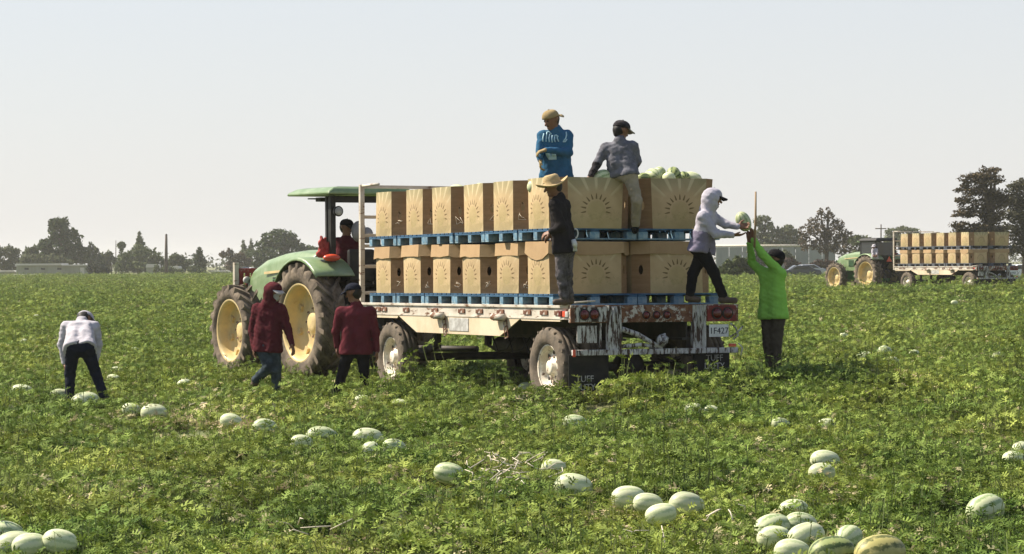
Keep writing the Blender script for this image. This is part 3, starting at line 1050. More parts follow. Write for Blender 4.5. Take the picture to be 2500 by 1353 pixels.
tree('shrub', 'grey green bush behind the far tractor bonnet', 280, (2105, 665), lob(2080, 2135, 585, 640, 10, 14, 21), 1500, 0.24, *GY, cat='shrub', trunk=False)
tree('broadleaf_tree', 'flat hazy tree top above the far trailer', 430, (2200, 660), [(2180, 566, 18, 8), (2205, 561, 22, 8), (2230, 566, 16, 8), (2200, 585, 40, 16)], 1300, 0.3, *GY)
tree('shrub', 'green hedge plants below the grey wall right of the trailer', 200, (1800, 668), [(1780, 650, 16, 16), (1802, 642, 14, 18), (1822, 648, 14, 16), (1790, 660, 22, 10), (1835, 656, 12, 12), (1765, 658, 10, 10)], 1500, 0.16, *G1, cat='shrub', trunk=False)
tree('shrub', 'brown brush pile under the brown tree', 290, (1985, 668), lob(1925, 2040, 640, 662, 12, 14, 23), 1800, 0.22, (0.045, 0.03, 0.022), (0.09, 0.06, 0.045), cat='shrub', trunk=False)
tree('shrub', 'hazy row of bushes in front of the grey wall and the silver car', 310, (1900, 668), lob(1838, 1945, 615, 655, 12, 15, 31), 2000, 0.24, *GY, cat='shrub', trunk=False)
# the big cypress on the right: flattened branch plates round a leaning trunk
CYP = [(2390, 428, 44, 9), (2420, 420, 26, 8), (2365, 442, 24, 9), (2410, 446, 42, 11), (2350, 462, 18, 9), (2385, 468, 44, 14), (2425, 470, 34, 14), (2352, 492, 20, 8), (2395, 496, 40, 14), (2435, 500, 34, 16),
       (2345, 520, 22, 8), (2380, 522, 36, 12), (2425, 528, 36, 14), (2350, 548, 28, 10), (2400, 552, 44, 13), (2345, 565, 22, 8), (2430, 560, 36, 14), (2370, 572, 36, 10), (2420, 585, 40, 12)]
rc_ = random.Random(5)
CYP2 = []
for (cx_, cy_, rx_, rz_) in CYP:
    CYP2.append((cx_, cy_, rx_ * 0.8, rz_ * 0.8))
    for q_ in range(3):
        CYP2.append((cx_ + rc_.uniform(-1, 1) * rx_ * 0.8, cy_ + rc_.uniform(-1, 1) * rz_ * 1.2, rx_ * rc_.uniform(0.35, 0.7), rz_ * rc_.uniform(0.55, 1.1)))
tree('cypress_tree', 'tall ragged cypress with layered branches behind the far trailer', 190, (2415, 690), CYP2, 9500, 0.12, (0.05, 0.042, 0.022), (0.12, 0.09, 0.05), flat=0.5, shell=0.1, limbs=6)
tree('cypress_tree', 'dark dense cypress cut by the right edge of the picture', 200, (2500, 690), [(2480, 460, 30, 14), (2510, 450, 36, 16), (2470, 490, 34, 18), (2510, 490, 44, 22), (2480, 525, 38, 20), (2520, 530, 44, 24), (2470, 560, 34, 16), (2510, 575, 44, 20), (2490, 605, 40, 18)], 5200, 0.15, (0.045, 0.045, 0.025), (0.09, 0.085, 0.045), flat=0.6, shell=0.2, limbs=9)


def palm():
    Y = 480
    b = at(297, 668, Y)
    root = thing('fan_palm', 'small fan palm on a thin trunk above the left tree line', 'palm', Matrix.Translation((b.x, Y, 0)))
    t = at(297, 602, Y)
    MB().tube([(0, 0, -0.2), (0.1, 0, t.z * 0.5), (0, 0, t.z)], [0.22, 0.17, 0.15], 7).build('trunk', 'bark', root)
    k = Y / F
    foliage('crown', [((0, 0, t.z + 3 * k), (9 * k, 9 * k, 7 * k)), ((0, 0, t.z - 6 * k), (4 * k, 4 * k, 6 * k))], 500, 0.32, *G1, root)


palm()

# far-off wood that closes the horizon
wo = foliage('far_wood', [((x, 560 + random.uniform(-30, 30), random.uniform(0.5, 2.0)), (random.uniform(7, 15), 6, random.uniform(2.0, 4.4))) for x in np.arange(-170, 170, 6.5)], 9000, 0.5, (0.10, 0.11, 0.08), (0.15, 0.155, 0.115), None)
tag(wo, 'low hazy line of far-off woodland on the horizon', 'woodland', kind='stuff')


def shed():
    Y = 415
    root = thing('long_shed', 'long low shed with pale roof at the left field edge', 'shed', Matrix.Translation((at(10, 668, Y).x, Y, 0)))
    k = Y / F
    x0 = 0
    def X(px):
        return at(px, 668, Y).x - root.location.x
    def Z(py):
        return at(110, py, Y).z
    MB().box((X(40), 0, -0.3), (X(212), 6, Z(647))).build('wall', 'shedwall', root)
    mb = MB()
    mb.prism([(X(37), Z(648)), (X(152), Z(648)), (X(150), Z(643.5)), (X(40), Z(643.5))], 'v', -0.4, 6.4)
    mb.prism([(X(152), Z(649.5)), (X(214), Z(649.5)), (X(212), Z(646.5)), (X(152), Z(646.5))], 'v', -0.4, 6.4)
    mb.build('roof', 'shedroof', root)
    MB().box((X(196), -0.05, 0), (X(206), 0.05, Z(654))).build('door', 'shedroof', root)
    for (a, b_) in ((60, 70), (100, 110), (140, 150)):
        MB().box((X(a), -0.04, Z(659)), (X(b_), 0.04, Z(654))).build('window', 'glass', root)
    # low white row cover lying before the shed
    r2 = thing('row_cover', 'low white strip of row cover in front of the long shed', 'row cover', Matrix.Translation((at(70, 672, 400).x, 400, 0)))
    mb = MB()
    for s, e in ((-3.4, 3.6),):
        mb.tube([(s, 0, 0.16), (s + 2, 0.05, 0.22), (e - 2, 0, 0.2), (e, 0.05, 0.17)], 0.17, 8)
    mb.build('sheet', 'shedroof', r2)
    r3 = thing('low_house', 'low pale roofed house at the left picture edge', 'house', Matrix.Translation((at(5, 668, 420).x, 420, 0)))
    MB().box((-3.5, 0, -0.2), (2.2, 5, 0.75)).build('wall', 'shedwall', r3)
    MB().prism([(-3.8, 0.7), (2.4, 0.7), (2.0, 1.0), (-3.6, 1.0)], 'v', -0.3, 5.2).build('roof', 'shedroof', r3)
    for (px0, px1, py0, py1, lab) in ((357, 384, 645, 664, 'small white building left of the dark pole'), (412, 436, 650, 664, 'small white building right of the dark pole'), (515, 556, 661, 670, 'low pale roof between pole and tractor')):
        Yb = 425
        c = at((px0 + px1) / 2, 668, Yb)
        rr = thing('small_building', lab, 'building', Matrix.Translation((c.x, Yb, 0)))
        hw = (px1 - px0) / 2 * Yb / F
        z1 = at(px0, py0, Yb).z
        MB().box((-hw, 0, -0.2), (hw, 4, z1 * 0.72)).build('wall', 'shedwall', rr)
        MB().prism([(-hw * 1.08, z1 * 0.7), (hw * 1.08, z1 * 0.7), (hw * 0.9, z1), (-hw * 0.9, z1)], 'v', -0.2, 4.2).build('roof', 'shedroof', rr)


shed()


def far_wall():
    Y = 330
    def X(px):
        return at(px, 668, Y).x
    def Z(py):
        return at(1850, py, Y).z
    root = thing('long_wall', 'long grey wall with a white rail on top behind the man in green', 'wall', Matrix.Translation((X(1748), Y, 0)))
    xa = root.location.x
    n = 9
    for i in range(n):
        a = X(1748 + (2040 - 1748) * i / n) - xa
        b_ = X(1748 + (2040 - 1748) * (i + 1) / n) - xa
        MB().box((a + 0.03, 0.02 * (i % 2), -0.3), (b_ - 0.03, 0.2, Z(602) - 0.05)).build('panel', 'greywall', root)
    MB().tube([(-0.2, -0.05, Z(600)), (X(2040) - xa, -0.05, Z(600.5))], 0.13, 8).build('rail', 'rimwhite', root)


far_wall()


def pole(name, label, px, y0, y1, Y, r, arms=False):
    b = at(px, y1, Y)
    root = thing(name, label, 'pole', Matrix.Translation((b.x, Y, 0)))
    t = at(px, y0, Y)
    MB().tube([(0, 0, -0.4), (0, 0, t.z * 0.5), (t.x - b.x, 0, t.z)], [r * 1.2, r, r * 0.7], 8).build('post', 'pole', root)
    MB().tube([(t.x - b.x, 0, t.z), (t.x - b.x, 0, t.z + 0.12)], [r * 0.75, r * 0.2], 8).build('post_cap', 'pole', root)
    if arms:
        MB().box((-0.9, -0.06, t.z - 0.7), (0.9, 0.06, t.z - 0.55)).build('cross_arm', 'pole', root)
        for s in (-0.7, 0, 0.7):
            MB().lathe([(0, 0.04), (0.1, 0.05), (0.14, 0.02)], 8, 'z', (s, 0, t.z - 0.55)).build('insulator', 'rimwhite', root)
    return root


pole('utility_pole', 'dark bare pole standing alone on the left field edge', 406, 573, 662, 405, 0.26)
pole('utility_pole', 'thin pole tip above the far tractor cab', 2151, 549, 662, 400, 0.13, True)
pole('utility_pole', 'very thin pale pole beside the fan palm', 283, 588, 662, 480, 0.09)


def car(label, px, py, Y, yaw, mat, sc=1.0):
    p = at(px, py, Y)
    root = thing('parked_car', label, 'car', Matrix.Translation((p.x, Y, float(ground_z(p.x, Y)))) @ Matrix.Rotation(yaw, 4, 'Z'))
    prof = [(-2.1, 0.35), (-2.15, 0.75), (-1.9, 0.92), (-1.25, 1.0), (-0.6, 1.42), (0.75, 1.45), (1.5, 1.02), (2.05, 0.92), (2.15, 0.5), (2.05, 0.32)]
    mb = MB().prism([(a * sc, z * sc) for a, z in prof], 'v', -0.85 * sc, 0.85 * sc)
    o = mb.build('body', mat, root)
    bv = o.modifiers.new('b', 'BEVEL')
    bv.width = 0.08
    bv.segments = 2
    gl = [(-1.1, 1.02), (-0.58, 1.36), (0.68, 1.38), (1.3, 1.04)]
    for s in (-1, 1):
        MB().prism([(a * sc, z * sc) for a, z in gl], 'v', s * 0.835 * sc, s * 0.862 * sc).build('side_window', 'glass', root)
    MB().add([(-1.22, -0.7, 1.03), (-1.22, 0.7, 1.03), (-0.66, 0.62, 1.4), (-0.66, -0.62, 1.4)], [(0, 1, 2, 3)]).build('windscreen', 'glass', root)
    for a in (-1.35, 1.3):
        for s in (-0.8, 0.8):
            wv = MB().lathe([(-0.1, 0.18), (-0.11, 0.3), (-0.08, 0.34), (0.08, 0.34), (0.11, 0.3), (0.1, 0.18)], 16, 'v', (a * sc, s * sc, 0.34)).build('wheel', 'black', root)
            MB().lathe([(-0.105, 0.0), (-0.115, 0.17), (0.115, 0.17), (0.105, 0)], 12, 'v', (a * sc, s * sc, 0.34)).build('hub_cap', 'silver', wv)
    for s in (-0.6, 0.6):
        MB().box((-2.17, s - 0.16, 0.68), (-2.1, s + 0.16, 0.8)).build('headlight', 'carwhite', root)
    return root


car('silver car parked under the bare topped brown tree', 1968, 655, 275, R(8), 'silver')
car('dark car parked in front of the silver one by the brush', 1955, 662, 255, R(4), 'carblack', 0.95)
car('white car at the right picture edge behind the far trailer', 2490, 668, 215, R(15), 'carwhite')
car('small pale vehicle at the field edge left of the tractor', 606, 668, 400, R(70), 'carwhite', 0.9)


# ------------------------------------------------------------------ pallets and bins
LABELS_N = ['last', 'second', 'third', 'fourth', 'fifth', 'sixth']


def pallet_meshes():
    d = {}
    d['top_board'] = MB().bbox((-0.61, -0.06, 0), (0.61, 0.06, 0.02), 0.004).mesh('top_board', 'pallet')
    d['cross_board'] = MB().bbox((-0.06, -0.508, 0), (0.06, 0.508, 0.02), 0.004).mesh('cross_board', 'pallet')
    d['bottom_board'] = MB().bbox((-0.608, -0.055, 0), (0.608, 0.055, 0.018), 0.004).mesh('bottom_board', 'pallet_end')
    d['end_board'] = MB().bbox((-0.055, -0.45, 0), (0.055, 0.45, 0.018), 0.004).mesh('end_board', 'pallet_end')
    d['block'] = MB().bbox((-0.07, -0.055, 0), (0.07, 0.055, 0.085), 0.006).mesh('block', 'pallet_end')
    return d


PM = pallet_meshes()
CMARK = text_mesh('C', 0.10)
CMARK.materials.append(M['white'])
PIECES = []
for y in (-0.447, -0.298, -0.149, 0, 0.149, 0.298, 0.447):
    PIECES.append(('top_board', (0, y, 0.125)))
for x in (-0.55, 0, 0.55):
    PIECES.append(('cross_board', (x, 0, 0.104)))
    for y in (-0.448, 0, 0.448):
        PIECES.append(('block', (x * 0.98, y, 0.0185)))
for y in (-0.45, 0, 0.45):
    PIECES.append(('bottom_board', (0, y, 0)))
for x in (-0.55, 0.55):
    PIECES.append(('end_board', (x, 0, 0.0002 if abs(x) < 0 else 0.0)))
PIECES = [p for p in PIECES if p[0] != 'end_board']


def make_pallet(mat, label, group, marked=False, far=False):
    root = thing('pallet', label, 'pallet', mat, group)
    if far:
        return root
    for (nm, loc) in PIECES:
        part(nm, PM[nm], root, loc, (random.gauss(0, 0.003), 0, random.gauss(0, 0.004)))
    if marked:
        part('painted_mark', CMARK, root, (0.0, -0.5055, 0.06), (math.pi / 2, 0, 0))
    return root


FAR_PALLET = None


def far_pallet_mesh():
    mb = MB()
    ext = {'top_board': (0.61, 0.06, 0.02), 'cross_board': (0.06, 0.508, 0.02), 'bottom_board': (0.608, 0.055, 0.018), 'block': (0.07, 0.055, 0.085)}
    for nm, l in PIECES:
        e = ext[nm]
        mb.box((l[0] - e[0], l[1] - e[1], l[2]), (l[0] + e[0], l[1] + e[1], l[2] + e[2]))
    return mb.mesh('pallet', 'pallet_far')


def bin_mesh(h=0.655, W=1.13, L=0.99, c=0.185, bulge=0.018, flare=1.0, wob=0.0, seed=0, hole=True):
    """Octagonal corrugated bin: printed main panels, plain chamfers with a hand hole."""
    rg = random.Random(seed)
    w2, l2 = W / 2, L / 2
    octo = [(-w2 + c, -l2), (w2 - c, -l2), (w2, -l2 + c), (w2, l2 - c), (w2 - c, l2), (-w2 + c, l2), (-w2, l2 - c), (-w2, -l2 + c)]
    offs = [(rg.gauss(0, wob), rg.gauss(0, wob)) for _ in octo]
    V, Fs, MI, UV = [], [], [], []

    def pos(i, z):
        t = z / h
        s = 1 + (flare - 1) * t
        p = octo[i % 8]
        return Vector((p[0] * s + offs[i % 8][0] * t, p[1] * s + offs[i % 8][1] * t, z))
    for k in range(8):
        main = (k % 2 == 0)
        a0, b0 = octo[k], octo[(k + 1) % 8]
        width = math.hypot(b0[0] - a0[0], b0[1] - a0[1])
        nrm = Vector((b0[1] - a0[1], -(b0[0] - a0[0]), 0)).normalized()
        if main or not hole:
            nx, nz = 6, 6
            base = len(V)
            for j in range(nz + 1):
                z = h * j / nz
                A, B = pos(k, z), pos(k + 1, z)
                for i in range(nx + 1):
                    t = i / nx
                    p = A.lerp(B, t)
                    bl = bulge * 16 * t * (1 - t) * (j / nz) * (1 - j / nz) * 1.0 + (0.35 * bulge * 4 * t * (1 - t) * (j / nz))
                    p = p + nrm * (bl + rg.gauss(0, 0.0012) * (0 < i < nx))
                    V.append(p)
            for j in range(nz):
                for i in range(nx):
                    q = [base + j * (nx + 1) + i, base + j * (nx + 1) + i + 1, base + (j + 1) * (nx + 1) + i + 1, base + (j + 1) * (nx + 1) + i]
                    Fs.append(q)
                    MI.append(0 if main else 1)
                    UV.append([((i - nx / 2) / nx * width, h * j / nz), ((i + 1 - nx / 2) / nx * width, h * j / nz), ((i + 1 - nx / 2) / nx * width, h * (j + 1) / nz), ((i - nx / 2) / nx * width, h * (j + 1) / nz)])
        else:
            # chamfer with an oval hand hole
            m = 16
            base = len(V)
            zc = h * 0.47
            hw, hh = 0.030, 0.062
            for q in range(m):
                t = 2 * math.pi * q / m
                uu = 0.5 + hw / width * math.cos(t)
                zz = zc + hh * math.sin(t)
                V.append(pos(k, zz).lerp(pos(k + 1, zz), uu))
            for q in range(m):
                t = 2 * math.pi * q / m
                cx, sx = math.cos(t), math.sin(t)
                mm = max(abs(cx), abs(sx))
                uu = 0.5 + 0.5 * cx / mm
                zz = h * 0.5 + h * 0.5 * sx / mm
                V.append(pos(k, zz).lerp(pos(k + 1, zz), uu))
            for q in range(m):
                q2 = (q + 1) % m
                Fs.append([base + q, base + m + q, base + m + q2, base + q2])
                MI.append(1)
                UV.append([(0, 0)] * 4)
    me = bpy.data.meshes.new('carton')
    me.from_pydata([tuple(p) for p in V], [], Fs)
    ul = me.uv_layers.new(name='UVMap')
    ul.data.foreach_set('uv', [c_ for q in UV for p in q for c_ in p])
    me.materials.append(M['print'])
    me.materials.append(M['kraft'])
    me.polygons.foreach_set('material_index', MI)
    me.update()
    return me


def lid_mesh(W=1.18, L=1.035, c=0.19, hgt=0.17, sag=0.0, seed=0):
    rg = random.Random(seed)
    w2, l2 = W / 2, L / 2
    octo = [(-w2 + c, -l2), (w2 - c, -l2), (w2, -l2 + c), (w2, l2 - c), (w2 - c, l2), (-w2 + c, l2), (-w2, l2 - c), (-w2, -l2 + c)]
    V, Fs = [], []
    ring = []
    for k in range(8):
        a, b = Vector((*octo[k], 0)), Vector((*octo[(k + 1) % 8], 0))
        for i in range(4):
            ring.append((a.lerp(b, i / 4), k, i / 4))
    n = len(ring)
    for j, z in enumerate((0, 0.5, 1)):
        for (p, k, t) in ring:
            out = 1.0 + 0.015 * (1 - z)
            drop = 0.0
            if j == 0:
                drop = rg.gauss(0, 0.006) - sag * 4 * t * (1 - t) * (1 if k == 6 else 0.35)
            V.append((p.x * out, p.y * out, hgt * (z - 1) + drop))
    for j in range(2):
        for i in range(n):
            i2 = (i + 1) % n
            Fs.append((j * n + i, j * n + i2, (j + 1) * n + i2, (j + 1) * n + i))
    Fs.append(tuple(2 * n + i for i in range(n)))
    me = bpy.data.meshes.new('lid')
    me.from_pydata(V, [], Fs)
    me.materials.append(M['kraft_lid'])
    me.update()
    return me


CARD = [bin_mesh(seed=i, wob=0.006, bulge=0.016 + 0.004 * i) for i in range(4)]
CARD_FLARE = [bin_mesh(seed=11, wob=0.006, bulge=0.03, flare=1.03), bin_mesh(seed=12, wob=0.006, bulge=0.03, flare=1.075)]
LIDS = [lid_mesh(seed=i) for i in range(3)]
LID_SAG = lid_mesh(seed=9, sag=0.09, hgt=0.15)

SCRIB = {}


def make_bin(mat, label, group, me, lid=None):
    root = thing('carton_bin', label, 'carton', mat, group)
    o = part('carton', me, root)
    sd = o.modifiers.new('card', 'SOLIDIFY')
    sd.thickness = 0.012
    sd.offset = -1
    if lid is not None:
        l = part('lid', lid, root, (0, 0, 0.675), (random.gauss(0, 0.012), random.gauss(0, 0.012), random.gauss(0, 0.012)))
        s2 = l.modifiers.new('card', 'SOLIDIFY')
        s2.thickness = 0.008
        s2.offset = -1
    return root


def scribble(root, k, z, seed, W=1.13, L=0.99, c=0.185):
    """hand-written chalk strokes on one chamfer of a bin (a flat mark, a part of the bin)"""
    rg = random.Random(seed)
    w2, l2 = W / 2, L / 2
    octo = [(-w2 + c, -l2), (w2 - c, -l2), (w2, -l2 + c), (w2, l2 - c), (w2 - c, l2), (-w2 + c, l2), (-w2, l2 - c), (-w2, -l2 + c)]
    a, b = Vector((*octo[k], 0)), Vector((*octo[(k + 1) % 8], 0))
    e = (b - a).normalized()
    n = Vector((e.y, -e.x, 0))
    mid = (a + b) / 2 + n * 0.010
    mb = MB()
    pts = [mid + e * rg.uniform(-0.06, 0.06) + Vector((0, 0, z + rg.uniform(-0.06, 0.06))) for _ in range(7)]
    mb.tube(pts, 0.004, 5)
    mb.build('chalk_mark', 'mark', root)


TM = frame((0.7264, 30.8877, 1.3431), 0.445, -0.0066, -0.00484)
PITCH_U = 1.03
U0 = 0.5 + 0.508


def load_trailer(TM, far=False):
    global FAR_PALLET
    where = 'far trailer' if far else 'near trailer'
    if far:
        FAR_PALLET = far_pallet_mesh()
    for tier in range(2):
        z0 = 0.004 if tier == 0 else 0.846
        tn = 'lower' if tier == 0 else 'upper'
        for col in range(2):
            rown = 'sunlit row' if col == 0 else 'right row'
            for i in range(6):
                if far and col == 1 and i > 1:
                    continue
                pos = 'rearmost' if i == 0 else ('%s from tail' % LABELS_N[i] if i < 5 else 'foremost')
                x = 0.615 + 1.232 * col + random.gauss(0, 0.008)
                y = U0 + PITCH_U * i + random.gauss(0, 0.008)
                ya = random.gauss(0, 0.008)
                T = TM @ Matrix.Translation((x, y, z0)) @ Matrix.Rotation(ya, 4, 'Z')
                g = 'pallets on the ' + where
                lab = 'blue pallet, %s, %s tier, %s, %s' % (pos, tn, rown, where)
                pl = make_pallet(T, lab, g, marked=(not far and i == 0 and col == 1 and False), far=far)
                if far:
                    part('deck', FAR_PALLET, pl)
                T2 = TM @ Matrix.Translation((x + random.gauss(0, 0.012), y + random.gauss(0, 0.012), z0 + 0.146)) @ Matrix.Rotation(random.gauss(0, 0.02) if not far else 0, 4, 'Z') @ Matrix.Rotation(random.gauss(0, 0.006), 4, 'X') @ Matrix.Rotation(random.gauss(0, 0.006), 4, 'Y')
                me = random.choice(CARD)
                lid = None
                if tier == 0:
                    lid = LID_SAG if (i == 0 and col == 0) else LIDS[(i + col) % 3]
                    what = 'lidded melon carton'
                    if i == 0 and col == 0 and not far:
                        what = 'melon carton with sagging lid'
                else:
                    what = 'open melon carton'
                    if i == 0:
                        me = CARD_FLARE[col]
                lab = '%s, %s, %s tier, %s, %s' % (what, pos, tn, rown, where)
                b = make_bin(T2, lab, 'melon bins on the ' + where, me, lid)
                if not far and col == 0:
                    scribble(b, 7, 0.12 if tier == 0 else 0.17, i * 7 + tier)


load_trailer(TM)


# ------------------------------------------------------------------ trailer
def truck_wheel(root, x, y, z, side, r=0.525, wdt=0.27):
    """side -1: outer face towards local -x"""
    s = side
    def pr(p):
        return [(a * s, b) for a, b in p]
    wh = bpy.data.objects.new('wheel', None)
    COL.objects.link(wh)
    wh.parent = root
    wh.location = (x, y, z)
    h = wdt / 2
    mb = MB()
    mb.lathe(pr([(h * 0.7, 0.29), (h * 0.95, 0.33), (h * 1.08, 0.40), (h * 1.0, 0.475), (h * 0.85, 0.508), (h * 0.6, r), (h * 0.32, r), (h * 0.3, r - 0.014), (h * 0.22, r - 0.014), (h * 0.2, r), (-h * 0.2, r), (-h * 0.22, r - 0.014), (-h * 0.3, r - 0.014), (-h * 0.32, r), (-h * 0.6, r), (-h * 0.85, 0.508), (-h, 0.475), (-h * 1.08, 0.40), (-h * 0.95, 0.33), (-h * 0.7, 0.29)]), 48, 'u')
    for k in range(40):        # shoulder lugs
        a = 2 * math.pi * k / 40
        T = Matrix.Rotation(a, 4, 'X')
        mb.box((-h * 0.98 if k % 2 else h * 0.55, -0.014, r - 0.035), (-h * 0.55 if k % 2 else h * 0.98, 0.014, r - 0.004), 0, T)
    mb.build('tyre', 'tyre', wh)
    rim = MB()
    rim.lathe(pr([(h * 0.72, 0.285), (h * 0.78, 0.300), (h * 0.70, 0.30), (h * 0.55, 0.262), (h * 0.15, 0.25), (-h * 0.1, 0.235), (h * 0.05, 0.17), (h * 0.22, 0.13), (h * 0.30, 0.10), (h * 0.62, 0.095), (h * 0.68, 0.06), (h * 0.68, 0.0)]), 32, 'u')
    rim.build('rim', 'rimwhite', wh)
    nut = MB().lathe([(0, 0.0), (0, 0.02), (0.035, 0.018), (0.035, 0.0)], 6, 'u').mesh('lug_nut', 'rust')
    for k in range(8):
        a = 2 * math.pi * k / 8 + 0.2
        part('lug_nut', nut, wh, (s * h * 0.12 - (0.0 if s > 0 else 0.02), 0.145 * math.cos(a), 0.145 * math.sin(a)))
    hole = MB().lathe([(0, 0.0), (0, 0.028), (0.006, 0.028), (0.006, 0.0)], 10, 'u').mesh('vent_hole', 'darksteel')
    for k in range(8):
        a = 2 * math.pi * k / 8
        part('vent_hole', hole, wh, (s * h * 0.0 + (0.012 if s > 0 else -0.018), 0.2 * math.cos(a), 0.2 * math.sin(a)))
    return wh


def make_trailer(TM, label, far=False):
    t = thing('harvest_trailer', label, 'trailer', TM)
    LEN, W = 7.05, 2.44
    # deck planks run across
    pm = MB().bbox((0.06, -0.068, -0.035), (W - 0.06, 0.068, 0.0), 0.004).mesh('deck_plank', 'deckwood')
    if not far:
        for i in range(50):
            part('deck_plank', pm, t, (0, 0.13 + i * 0.1385, random.gauss(-0.002, 0.0015)))
    else:
        MB().box((0.06, 0.05, -0.035), (W - 0.06, LEN, -0.001)).build('deck', 'deckwood', t)
    # side rails: a top lip, web with slots and a bottom lip
    for (x, s) in ((0.0, 1), (W, -1)):
        mb = MB()
        mb.bbox((min(x, x + s * 0.058), 0.05, -0.03), (max(x, x + s * 0.058), LEN, 0.006), 0.006)
        mb.bbox((min(x + s * 0.02, x + s * 0.05), 0.05, -0.15), (max(x + s * 0.02, x + s * 0.05), LEN, -0.03), 0.004)
        mb.bbox((min(x + s * 0.004, x + s * 0.058), 0.05, -0.175), (max(x + s * 0.004, x + s * 0.058), LEN, -0.15), 0.005)
        mb.build('side_rail', 'rustwhite', t)
    slot = MB().bbox((-0.008, -0.11, -0.03), (0.02, 0.11, 0.03), 0.006).mesh('stake_pocket', 'rust')
    for y in (6.45, 6.1, 5.3, 4.3, 3.35, 2.75, 2.1, 1.3, 0.75, 0.35):
        part('stake_pocket', slot, t, (0.012, y + random.gauss(0, 0.04), -0.09))
    # white side skirt
    for x0, x1 in ((0.012, 0.03), (W - 0.03, W - 0.012)):
        MB().prism([(5.58, -0.175), (4.91, -0.41), (2.10, -0.415), (1.47, -0.175)], 'u', x0, x1).build('side_skirt', 'cream', t)
        MB().prism([(6.9, -0.176), (6.9, -0.215), (5.62, -0.215), (5.58, -0.176)], 'u', x0, x1).build('skirt_strip', 'cream', t)
        MB().prism([(1.47, -0.176), (1.42, -0.2), (0.30, -0.2), (0.30, -0.176)], 'u', x0, x1).build('skirt_strip', 'cream', t)
    MB().bbox((0.004, 3.1, -0.37), (0.0115, 3.75, -0.19), 0.003).build('patch_plate', 'white', t)
    # strap winches hanging on the rail
    for y in (4.05, 2.05):
        wi = MB().bbox((-0.05, -0.16, -0.12), (0.02, 0.10, -0.02), 0.01).build('strap_winch', 'rust', t)
        wi.location = (-0.02, y, -0.09)
        mb = MB()
        mb.tube([(-0.03, -0.2, -0.07), (-0.03, 0.14, -0.07)], 0.045, 10)
        mb.build('winch_drum', 'rustwhite', wi)
        ld = MB()
        ld.bbox((-0.012, -0.055, -0.36), (0.0, -0.04, -0.12), 0.003)
        ld.bbox((-0.012, 0.04, -0.36), (0.0, 0.055, -0.12), 0.003)
        for z in (-0.35, -0.27, -0.2, -0.13):
            ld.bbox((-0.012, -0.05, z - 0.008), (0.0, 0.05, z + 0.008), 0.003)
        o = ld.build('hanging_bracket', 'rust', wi)
        o.location = (0.02, -0.12, 0)
        o.rotation_euler = (R(-14), 0, 0)
    # main beams, cross members, axles
    for x in (0.75, 1.69):
        mb = MB()
        mb.box((x - 0.06, 0.02, -0.09), (x + 0.06, LEN, -0.06))
        mb.box((x - 0.012, 0.02, -0.42), (x + 0.012, LEN, -0.09))
        mb.box((x - 0.06, 0.02, -0.45), (x + 0.06, LEN, -0.42))
        mb.build('main_beam', 'darksteel', t)
    cm = MB().box((0.06, -0.03, -0.14), (W - 0.06, 0.03, -0.04)).mesh('cross_member', 'darksteel')
    for i in range(11):
        part('cross_member', cm, t, (0, 0.35 + i * 0.62, 0))
    ZA = -0.80
    for (y, axn) in ((0.73, 'rear'), (5.95, 'front')):
        ax = MB()
        ax.tube([(0.12, y, ZA), (W - 0.12, y, ZA)], 0.062, 10)
        ax.build('axle', 'darksteel', t)
        for x in (0.6, 1.84):
            sp = MB()
            for k in range(4):
                l = 0.55 - 0.1 * k
                sp.tube([(x, y - l, ZA + 0.16 - 0.02 * k), (x, y, ZA + 0.07 - 0.015 * k), (x, y + l, ZA + 0.16 - 0.02 * k)], 0.02, 6)
            sp.box((x - 0.04, y - 0.5, ZA + 0.15), (x + 0.04, y - 0.4, -0.44))
            sp.box((x - 0.04, y + 0.4, ZA + 0.15), (x + 0.04, y + 0.5, -0.44))
            sp.build('leaf_spring', 'darksteel', t)
        if y < 1:
            for xi in (0.49, W - 0.49):
                truck_wheel(t, xi, y, ZA, -1 if xi < 1 else 1)
            dh = MB().ball((W / 2, y, ZA), (0.22, 0.2, 0.2)).build('axle_housing', 'darksteel', t)
        truck_wheel(t, 0.15, y, ZA, -1)
        truck_wheel(t, W - 0.15, y, ZA, 1)
    # air tanks and hoses under the bed
    tk = MB()
    tk.tube([(0.95, 3.2, -0.58), (0.95, 4.1, -0.58)], 0.11, 12)
    tk.build('air_tank', 'darksteel', t)
    for k in range(3):
        hs = MB()
        y = 2.1 + 0.5 * k
        hs.tube([(0.7, y, -0.45), (0.68, y + 0.2, -0.62), (0.66, y + 0.45, -0.66), (0.7, y + 0.7, -0.46)], 0.014, 6)
        hs.build('air_hose', 'black', t)
    # ---- tail
    MB().bbox((0.0, -0.02, -0.215), (W, 0.045, 0.006), 0.008).build('rear_beam', 'rust', t)
    MB().bbox((0.06, -0.032, -0.205), (0.50, -0.018, -0.02), 0.004).build('lamp_panel', 'peel', t)
    MB().bbox((0.84, -0.030, -0.20), (1.62, -0.018, -0.03), 0.004).build('lamp_panel', 'rust', t)
    MB().bbox((1.97, -0.032, -0.215), (2.40, -0.018, -0.01), 0.004).build('lamp_panel', 'redpaint', t)
    lens = MB().lathe([(0.0, 0.062), (-0.012, 0.062), (-0.022, 0.05), (-0.03, 0.025), (-0.032, 0.0)], 20, 'v').mesh('tail_lamp', 'redlens')
    ringm = MB().lathe([(0.0, 0.075), (-0.012, 0.075), (-0.014, 0.062), (0.0, 0.060)], 20, 'v').mesh('lamp_ring', 'black')
    for (x, z, sc) in ((0.185, -0.11, 1), (0.325, -0.11, 1), (1.07, -0.125, 0.72), (1.22, -0.125, 0.72), (1.37, -0.125, 0.72), (2.11, -0.11, 1.05), (2.27, -0.11, 1.05)):
        l = part('tail_lamp', lens, t, (x, -0.034, z))
        l.scale = (sc, 1, sc)
        part('lamp_ring', ringm, l, (0, 0, 0))
